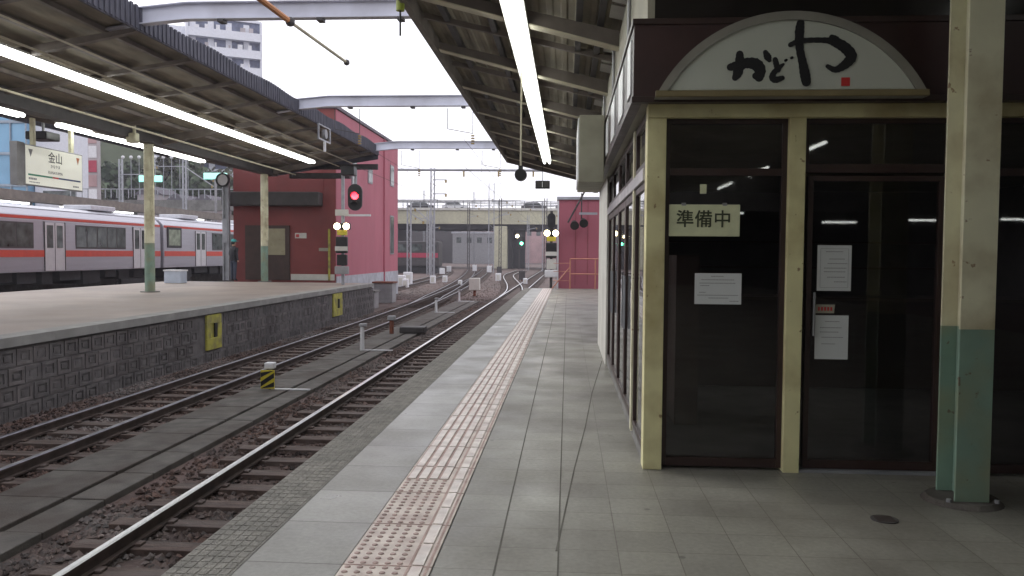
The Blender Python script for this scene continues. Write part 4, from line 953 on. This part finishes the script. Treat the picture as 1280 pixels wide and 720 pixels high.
# ================================================================== ROAD BRIDGE
br = thing('road_bridge', 'cream girder road bridge crossing the tracks in the distance', 'bridge', (-12, 143, -1.1))
MB().box(-70, 60, 140, 141, 6.55, 9.0).build('girder', M['bridge'], br); MB().box(-70, 60, 141, 156, 6.9, 9.0).build('deck', M['bridgeshade'], br)
MB().box(-70, 60, 139.7, 140.0, 8.9, 9.3).build('parapet', M['whitew'], br)
m_ = MB(); x = -60
while x < 50: m_.box(x, x+.12, 139.8, 139.92, 9.3, 10.5); x += 1.5
for z in (9.7, 10.1, 10.45): m_.box(-60, 50, 139.84, 139.9, z, z+.08)
m_.build('deck_railing', M['galv'], br)
for y in (141.5, 146, 151, 155): MB().box(-70, 60, y, y+.5, 5.7, 6.9).build('cross_girder', M['bridgeshade'], br)
MB().box(-12.6, -10.4, 139.8, 142.5, -1.13, 6.2).build('pier', M['bridge'], br, bevel=.1); MB().box(-10.4, -9.6, 142.5, 156, -1.13, 6.2).build('pier_wall', M['bridgeshade'], br)
MB().box(-9.9, -7.6, 146, 147.5, -1.13, 6.5).build('pier', M['bridgeshade'], br); MB().box(-45, -30, 141, 156, -1.13, 6.2).build('abutment', M['bridgeshade'], br)
MB().box(5, 30, 139.9, 156, -1.13, 6.2).build('abutment', M['concrete'], br)
cars = [(-26, 'dark', 'leftmost car crossing the distant road bridge', M['under']), (-20, 'w', 'white car near the middle of the distant bridge', M['white']), (-6, 'd', 'dark car above the bridge pier', M['darksteel']), (0, 'g', 'grey car at the right of the distant bridge', M['greysteel'])]
for x, _, lb, m_c in cars:
    t = thing('car', lb, 'car', (x, 144, 9.0), 'cars on the bridge')
    MB().prism([(x-2.2, 9.35), (x+2.2, 9.35), (x+2.2, 9.9), (x+1.3, 10.05), (x+.7, 10.55), (x-1.2, 10.55), (x-1.8, 10.0), (x-2.2, 9.9)], 'y', 143.2, 144.8).build('body', m_c, t, bevel=.06)
    MB().prism([(x+1.15, 10.05), (x+.65, 10.48), (x-1.1, 10.48), (x-1.6, 10.05)], 'y', 143.17, 144.83).build('window', M['trainglass'], t)
    for q in (-1.4, 1.4): MB().cyl((x+q, 143.15, 9.33), (x+q, 143.35, 9.33), .33, n=14).build('wheel', M['rubber'], t)
t = thing('train_car', 'dark car with a red band waiting under the far left of the bridge', 'train car', (-20.5, 108, -1.1))
rb = MB().box(-26, -16.5, 104, 107, -.2, 3.0).build('body', M['darksteel'], t, bevel=.15); MB().box(-25.9, -16.6, 103.95, 103.999, .9, 1.5).build('red_band', M['redtrain'], t)
for k in range(5): MB().box(-25.6+k*1.85, -24.2+k*1.85, 103.95, 103.999, 1.7, 2.6).build('window', M['trainglass'], t)
MB().box(-25.8, -16.8, 104.3, 106.7, -1.1, -.2).build('underframe', M['under'], t)

# masts and gantries in the distance
def mast(x, y, h, label, m_=None, w_=.3, arms=()):
    t = thing('catenary_mast', label, 'mast', (x, y, -1.13), 'far catenary masts'); z0 = -1.13
    f = MB()
    for sx in (-1, 1):
        f.box(x+sx*w_/2-.05, x+sx*w_/2+.05, y-.1, y+.1, z0, h)
    z = z0; k = 0
    while z < h-.5: f.bar((x-w_/2*(1 if k % 2 else -1), y, z), (x+w_/2*(1 if k % 2 else -1), y, z+.6), .03); z += .6; k += 1
    f.build('shaft', m_ or M['galv'], t)
    for (dx, z, dz) in arms:
        MB().bar((x, y, z), (x+dx, y, z+dz), .08).build('arm', M['galv'], t)
        MB().cyl((x+dx*.95, y, z+dz*.95-.25), (x+dx*.95, y, z+dz*.95), .09).build('insulator', M['ceramic'], t)
    return t
mast(-11.65, 70, 8.8, 'tallest lattice mast left of the fanning tracks', arms=((1.2, 7.8, 0), (1.2, 6.6, 0), (-1.6, 4.0, 1.4)))
mast(-13.7, 70, 5.9, 'shorter lattice mast beside the pink building edge', arms=((1.3, 5, -.8),))
mast(-12.3, 74, 5.0, 'thin mast just left of the tallest mast', w_=.2)
mast(-10.3, 110, 11, 'lattice mast standing in front of the bridge pier', arms=((2.2, 8.5, 0), (-2.2, 8, 0), (2.4, 6, 1.2)), w_=.7)
mast(-31, 175, 15, 'faint mast above the left of the bridge', arms=((3, 13, 0), (-3, 12, 0)))
mast(-19, 165, 14, 'faint mast above the centre of the bridge', arms=((4, 12.5, 0), (4, 11, 0)))
mast(-3.5, 118, 9, 'thin mast right of the bridge pier', arms=((-2, 8, 0),), w_=.25)
mast(-44, 78, 10.5, 'mast in front of the wooded slope, left of the nearer column', arms=((3.5, 9, 0),)); mast(-38.5, 80, 11.5, 'mast in front of the wooded slope, right of the nearer column', arms=((-3, 10, 0), (3, 10, -2)))
mast(-33.5, 84, 11, 'mast just left of the grey platform mast', arms=((-4, 10, -1),))
t = thing('overhead_gantry', 'thin horizontal gantry tube crossing high before the distant bridge', 'gantry', (-6, 70, 8.6))
MB().path([(-15, 70.3, 8.7), (6, 70.3, 8.6)], .11).build('tube', M['galv'], t)
for x in (-9, -6, -3, 0): MB().cyl((x, 70.3, 8.1), (x, 70.3, 8.6), .08).build('insulator', M['ceramic'], t)
for i in range(5):
    y = 90+i*9; x = -14-i*3
    MB().path([(x-6, y, 7.4+i*.5), (x+8, y+4, 7.6+i*.5), (x+24, y+8, 7.2+i*.5)], .03, n=5).build('feeder_wire', M['wire'], label='thin wire strung across the sky before the bridge, '+ORD[i]+' from the near side', cat='wire', group='feeder wires')
t = thing('railway_signal', 'distant signal with white and green lights under the bridge', 'railway signal', (-8.0, 135, -1.1))
MB().box(-8.1, -7.9, 135, 135.2, -1.1, 4.6).build('mast', M['darksteel'], t); MB().box(-8.4, -7.6, 134.8, 135, 2.2, 5).build('head', M['black'], t)
MB().cyl((-8.3, 134.7, 4.4), (-8.3, 134.79, 4.4), .28, n=14).build('white_lens', M['warmlamp'], t); MB().cyl((-7.6, 134.7, 3.2), (-7.6, 134.79, 3.2), .25, n=14).build('green_lens', M['greenlamp'], t)

for i, (x, y, h, lb) in enumerate(((-16.5, 96, 6.5, 'mast between the dark red banded train and the pier'), (-8.6, 104, 8.5, 'mast just right of the bridge pier'), (-6.2, 128, 7.5, 'mast standing by the far white and green signal'), (-14.6, 120, 9, 'dark mast in front of the left bridge span'), (-22.5, 98, 9.5, 'mast before the dark red banded train'), (-2.6, 96, 8, 'mast behind the right hand signal'))):
    mast(x, y, h, lb, M['darksteel'] if i % 2 else M['galv'], .28, arms=((1.6 if i % 2 else -1.6, h-1, .2), (1.4, h-2.2, .3)))
rnd = random.Random(12)
for i in range(8):
    x = rnd.uniform(-17, -3); y = rnd.uniform(75, 125)
    t = thing('ground_signal', ORD[i]+' small dark box scattered among the far tracks before the bridge', 'track equipment', (x, y, -1.13), 'small boxes among the far tracks')
    MB().box(x-.3, x+.3, y-.2, y+.2, -1.0, -.35+rnd.uniform(0, .3)).build('housing', M['darksteel'] if i % 2 else M['white'], t, bevel=.04); MB().box(x-.08, x+.08, y-.08, y+.08, -1.13, -1.0).build('foot', M['rust'], t)
# ================================================================== RIGHT RED HUT AND RAILING
t = thing('station_hut', 'flat roofed pink red hut at the end of the near platform', 'hut', (4, 39, -1.1))
MB().box(-.4, 8, 37, 42, -1.13, 3.95).build('wall', M['pinkwall_lit'], t); MB().box(-.5, 8.1, 36.9, 42.1, 3.95, 4.08).build('roof', M['plinth'], t)
MB().box(-.47, -.4, 36.95, 37.05, -.5, 3.9).build('lit_edge_strip', M['white'], t)  # white strip: light on the hut's left edge, put in as colour
for x in (.35, .9): MB().box(x-.01, x+.01, 36.98, 36.999, .1, 3.9).build('wall_joint', M['redwall_shaded'], t)
t = thing('platform_railing', 'orange railing with a slanting brace at the end of the near platform', 'railing', (.8, 35.2, 0))
m_ = MB()
for x in (.12, 1.2, 2.4): m_.cyl((x, 35.2, 0), (x, 35.2, 1.3), .03)
m_.build('post', M['orangerail'], t); m_ = MB()
for z in (.65, 1.3): m_.cyl((.12, 35.2, z), (3.5, 35.2, z), .025)
for z in (.35, .75, 1.1): m_.cyl((-.6, 35.25, z), (.12, 35.25, z), .012)
m_.build('top_rail', M['orangerail'], t); MB().cyl((-.65, 35.2, .02), (.12, 35.2, .95), .025).build('brace', M['orangerail'], t)
t = thing('floodlight', 'dark floodlights on a bracket above the hut at the platform end', 'floodlight', (.7, 36.4, 3))
MB().path([(.0, 36.5, 2.9), (.9, 36.4, 4.6), (1.6, 36.4, 4.75)], .04).build('bracket', M['darksteel'], t)
MB().path([(.6, 36.5, 2.9), (.6, 36.4, 4.2)], .03).build('stem', M['darksteel'], t)
for x, z in ((.28, 3.0), (.68, 3.1)): MB().cyl((x, 36.5, z-.1), (x+.02, 36.1, z-.25), .12, .2, n=14).build('lamp_head', M['black'], t)
MB().box(.5, 1.3, 36.35, 36.42, 3.25, 3.35).build('arm', M['galv'], t)

# ================================================================== BACKGROUND BUILDINGS
def apartment():
    a = math.radians(62); ux, uy = math.sin(a), math.cos(a); o = Vector((-59.3, 125, 0)); W = 10.8
    t = thing('apartment_block', 'tall pale apartment block with rows of balconies behind the canopy', 'apartment building', (-55, 130, -1.1))
    def P(u, v, z): return (o.x+u*ux-v*uy, o.y+u*uy+v*ux, z)
    def B(mb, u0, u1, v0, v1, z0, z1): return mb.quadbox([P(u0, v0, z0), P(u1, v0, z0), P(u1, v1, z0), P(u0, v1, z0), P(u0, v0, z1), P(u1, v0, z1), P(u1, v1, z1), P(u0, v1, z1)])
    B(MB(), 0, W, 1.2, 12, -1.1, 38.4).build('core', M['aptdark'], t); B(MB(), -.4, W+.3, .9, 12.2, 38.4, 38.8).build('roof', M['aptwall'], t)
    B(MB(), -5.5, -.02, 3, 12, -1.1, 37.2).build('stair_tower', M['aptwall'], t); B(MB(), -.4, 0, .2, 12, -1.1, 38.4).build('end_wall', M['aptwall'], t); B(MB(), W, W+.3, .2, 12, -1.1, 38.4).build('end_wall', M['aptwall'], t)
    n = 0
    for k in range(13):
        z = 38.0-2.75*(k+1)
        b_ = B(MB(), 0, W, 0, .15, z, z+1.3); B(b_, 0, W, .15, 1.2, z, z+.25); bo = b_.build('balcony', M['aptwall'], t)
        rnd = random.Random(k); m_ = MB()
        for j in range(4): u = .2+j*2.7; B(m_, u, u+.9, 1.1, 1.18, z+.3, z+2.75).build('party_wall', M['aptwall'], bo); m_ = MB()
        for j in range(6 if k < 6 else 0): u = .4+j*1.7+rnd.uniform(0, .6); B(MB(), u, u+rnd.uniform(.3, .8), .5, .55, z+1.3, z+1.3+rnd.uniform(.3, .9)).build('laundry', M['white'] if rnd.random() < .6 else M['housew'], bo)
apartment()
t = thing('office_tower', 'blue glass office building at the left edge beyond the train', 'office building', (-78, 100, -1.1))
MB().box(-95, -63.2, 92, 97, -1.1, 30).build('glass_wall', M['towerglass'], t)
m_ = MB()
for x in [-63.2-k*1.9 for k in range(16)]: m_.box(x-.12, x, 91.8, 91.999, -1, 30)
for z in [k*3.7+1.5 for k in range(8)]: m_.box(-95, -63.2, 91.75, 91.999, z, z+.3)
m_.build('mullion', M['towerframe'], t)
t = thing('white_office', 'plain white block beside the blue glass office building', 'office building', (-60, 100, -1.1))
MB().box(-63, -57.6, 93, 96, -1.1, 26).build('wall', M['aptwall'], t); MB().box(-63.1, -57.5, 92.9, 96.1, 26, 26.5).build('roof', M['plinth'], t)
for z in (3, 7): MB().box(-62, -58, 92.95, 92.999, z, z+1.5).build('window', M['trainglass'], t)
t = thing('street_banner', 'narrow tower of white and pink sign panels beside the trees', 'sign tower', (-52, 88, -1.1))
MB().box(-53.4, -52.3, 88, 88.6, -1.1, 15).build('frame', M['housew'], t)
for k in range(5): MB().box(-53.3, -52.4, 87.9, 87.999, 7+k*1.6, 8.3+k*1.6).build('panel', [M['white'], M['housep'], M['redtrain'], M['white'], M['housep']][k], t)
# wooded slope
b = MB(); n = 16
pr = [(-110, 22), (-85, 23), (-68, 22), (-58, 19.5), (-50, 16), (-42, 12), (-34, 8)]
for (x0, h0), (x1, h1) in zip(pr, pr[1:]):
    b.quadbox([(x0, 118, -1.2), (x1, 118, -1.2), (x1, 175, -1.2), (x0, 175, -1.2), (x0, 140, h0), (x1, 140, h1), (x1, 165, h1), (x0, 165, h0)])
b.build('hill', M['hill'], kind='structure')
def tree(x, y, z0, h, cr, label, m_, n=900, seed=0):
    rnd = random.Random(seed); t = thing('tree', label, 'tree', (x, y, z0), 'trees on the slope')
    tr = MB(); tr.cyl((x, y, z0), (x+.2, y, z0+h*.55), .28, .16, 8)
    for k in range(5): a = rnd.uniform(0, 6.28); tr.cyl((x+.1, y, z0+h*(.35+.05*k)), (x+math.cos(a)*cr*.6, y+math.sin(a)*cr*.6, z0+h*(.6+.06*k)), .09, .04, 6)
    tr.build('trunk', M['bark'], t)
    cl = [(Vector((rnd.uniform(-1, 1)*cr*.65, rnd.uniform(-1, 1)*cr*.65, h*rnd.uniform(.45, .92))), cr*rnd.uniform(.3, .5)) for _ in range(11)]
    v, f = [], []
    for _ in range(n):
        c, r_ = rnd.choice(cl); dv = Vector((rnd.gauss(0, 1), rnd.gauss(0, 1), rnd.gauss(0, 1))).normalized()*r_*rnd.uniform(.55, 1.05)
        p = Vector((x, y, z0))+c+dv; s_ = rnd.uniform(.3, .62); a1 = Vector((rnd.gauss(0, 1), rnd.gauss(0, 1), rnd.gauss(0, 1))).normalized(); a2 = a1.cross(dv.normalized()+Vector((.01, 0, 0))).normalized()
        k = len(v); v += [tuple(p+a1*s_), tuple(p+a2*s_*.8), tuple(p-a1*s_), tuple(p-a2*s_*.8)]; f.append((k, k+1, k+2, k+3))
    m2 = MB(); m2.v = v; m2.f = f; m2.m = [0]*len(f); m2.build('crown', m_, t, recalc=False)
tl = [(-70, 122, 0), (-65.5, 119, 2), (-61, 124, 3), (-57.5, 117, 0), (-54, 121, 1), (-50.5, 118, 0), (-47.5, 122, 0), (-44, 117, -1), (-41, 121, -1), (-37.5, 118, -1), (-64, 128, 9), (-58, 130, 9), (-52, 129, 7), (-46, 130, 5), (-41, 128, 3)]
for i, (x, y, z) in enumerate(tl):
    tree(x, y, z-1+(1.5 if i < 10 else 3), 14.5-abs(i % 5-2)*1.1 if i < 10 else 12, 4.8, ('dark' if i % 2 else 'olive green')+' leafed tree on the wooded slope, '+ORD[i % 10 if i < 10 else i-10]+(' from the left in the front row' if i < 10 else ' from the left in the back row'), M['leaf'] if i % 2 else M['leaf2'], 1900, i)
# houses at the foot of the slope
rnd = random.Random(4)
hn = ['pink walled house with dark roof at the foot of the slope', 'pale house with two windows beside the pink one', 'low white house below the trees', 'pinkish house right of the nearer column', 'small grey house seen between the columns', 'pale house beside the grey platform mast', 'narrow pink house near the red building', 'far white house under the trees']
for i, x in enumerate((-49, -45.2, -41.5, -38.2, -35, -32.2, -29.6, -54)):
    y = 98+rnd.uniform(0, 7); h = rnd.uniform(7.3, 9.3); w_ = rnd.uniform(2.4, 3.3)
    t = thing('house', hn[i], 'house', (x, y, -1.1), 'houses at the foot of the slope')
    MB().box(x-w_/2, x+w_/2, y, y+5, -1.1, h).build('wall', M['housep'] if i in (0, 3, 6) else M['housew'], t)
    MB().prism([(x-w_/2-.3, h), (x+w_/2+.3, h), (x+w_*.1, h+1.1), (x-w_*.1, h+1.1)], 'y', y-.3, y+5.3).build('roof', M['roofdark'], t)
    for k in range(2):
        for zz in (h-2.2, h-4.6):
            wf = MB().box(x-w_*.3+k*w_*.4, x-w_*.3+k*w_*.4+.7, y-.06, y-.001, zz, zz+1.1).build('window', M['white'], t); MB().box(x-w_*.3+k*w_*.4+.08, x-w_*.3+k*w_*.4+.62, y-.08, y-.0605, zz+.08, zz+1.02).build('pane', M['trainglass'], wf)
for (x, y, z, lb) in ((-46.3, 88, 9.5, 'teal lit sign panel left of the nearer column, nearer the office'), (-38.9, 88, 9.8, 'teal lit sign panel right of the nearer column')):
    t = thing('lit_sign', lb, 'lit sign', (x, y, -1.1), 'teal lit signs')
    MB().box(x-1.3, x+1.3, y, y+.3, z-.35, z+.35).build('panel', M['teal'], t, bevel=.05); MB().box(x-.1, x+.1, y+.1, y+.3, -1.1, z-.35).build('post', M['greysteel'], t)
t = thing('footbridge', 'white railed walkway running along the foot of the slope', 'walkway', (-43, 92, 6))
MB().box(-58, -28, 92, 93.5, 6.2, 7.4).build('deck', M['concrete'], t); m_ = MB(); x = -58
while x < -28: m_.box(x, x+.08, 91.9, 91.98, 7.6, 8.7); x += .7
m_.box(-58, -28, 91.9, 91.98, 8.6, 8.7); m_.build('handrail', M['galv'], t)
for x in (-55, -49, -43, -37, -31): MB().box(x-.25, x+.25, 92.2, 93.2, -1.1, 6.2).build('pier', M['plinth'], t)
for i in range(9):
    x = -50.5+i*.95; t = thing('street_globe', ORD[i]+' white globe lamp from the left in the row before the trees', 'street lamp', (x, 90, 7), 'row of globe lamps')
    MB().cyl((x, 90, 7.6), (x, 90, 11.9), .03, n=6).build('post', M['galv'], t); MB().ball((x, 90, 12.1), .2).build('globe', M['white'], t)
# blocks seen through and beyond the bridge
for i, (x0, x1, y, h, m_, lb) in enumerate(((-52, -30, 215, 9.5, 'darksteel', 'long darkened shed under the left span of the bridge'), (-29, -16, 205, 6.5, 'greysteel', 'darkened low building under the centre of the bridge'), (-15, -2, 230, 9, 'housep', 'pink building seen through the right span of the bridge'), (-1.5, 8, 220, 8, 'housew', 'pale building behind the far signal'), (-40, -27, 260, 13, 'housew', 'faint pale block above the bridge at left'), (-24, -14, 250, 13.5, 'housep', 'pinkish roofed block rising above the bridge'), (-12, 3, 300, 12, 'housew', 'faint wide block above the bridge at right'))):  # dark under the bridge is put into the first two walls' colour
    t = thing('city_block', lb, 'building', ((x0+x1)/2, y, -1.1), 'city buildings beyond the bridge')
    MB().box(x0, x1, y, y+15, -1.1, h).build('wall', M[m_], t); MB().box(x0-.3, x1+.3, y-.3, y+15.3, h, h+.4).build('roof', M['plinth'], t)
    k = x0+1
    while k < x1-1.6: MB().box(k, k+1.2, y-.1, y-.001, h-2.4, h-1.0).build('window', M['trainglass'], t); k += 2.6

# ================================================================== UNSEEN SKY BLOCKER BEHIND THE CAMERA
t = thing('sky_blocker', 'unseen dark mass added behind the viewpoint to block the sky', 'sky blocker', (-4, -27, -1.1))  # unseen mass added to keep bright sky out of the shop glass
MB().box(-45, 25, -34, -24, 3.4, 14).build('wall', M['darkroom'], t); MB().box(-45, 25, -34, -33.5, -1.1, 3.4).build('blocker_back', M['darkroom'], t)
MB().box(21, 21.5, -24, 36, -1.1, 6).build('side_wall', M['darkroom'], t); MB().box(7, 21, -24, 36, 5.4, 5.6).build('side_blocker_roof', M['darkroom'], t)  # unseen wall and roof added to shut out sky on the right
for i, (x, z) in enumerate(((14.2, 2.95), (18, 3.0), (11, 2.85), (4.5, 3.1), (6.5, 3.2))):
    MB().box(x-.65, x+.65, -22.6, -22.4, z, z+.06).build('ceiling_lamp', M['tube'], t)

# ================================================================== HAZE
hz = MB().box(-130, 80, -40, 330, -2.7, 42).build('haze', M['ground'], label='thin pale evening haze filling the station and the far tracks', cat='haze', kind='stuff')
hm = bpy.data.materials.new('haze'); hm.use_nodes = True; t_ = hm.node_tree; t_.nodes.clear()
pv = t_.nodes.new('ShaderNodeVolumePrincipled'); pv.inputs['Color'].default_value = (.93, .9, 1, 1); pv.inputs['Density'].default_value = .0007
ho = t_.nodes.new('ShaderNodeOutputMaterial'); t_.links.new(pv.outputs[0], ho.inputs['Volume'])
hz.data.materials.clear(); hz.data.materials.append(hm)
S.cycles.volume_bounces = 0; S.cycles.volume_step_rate = 10
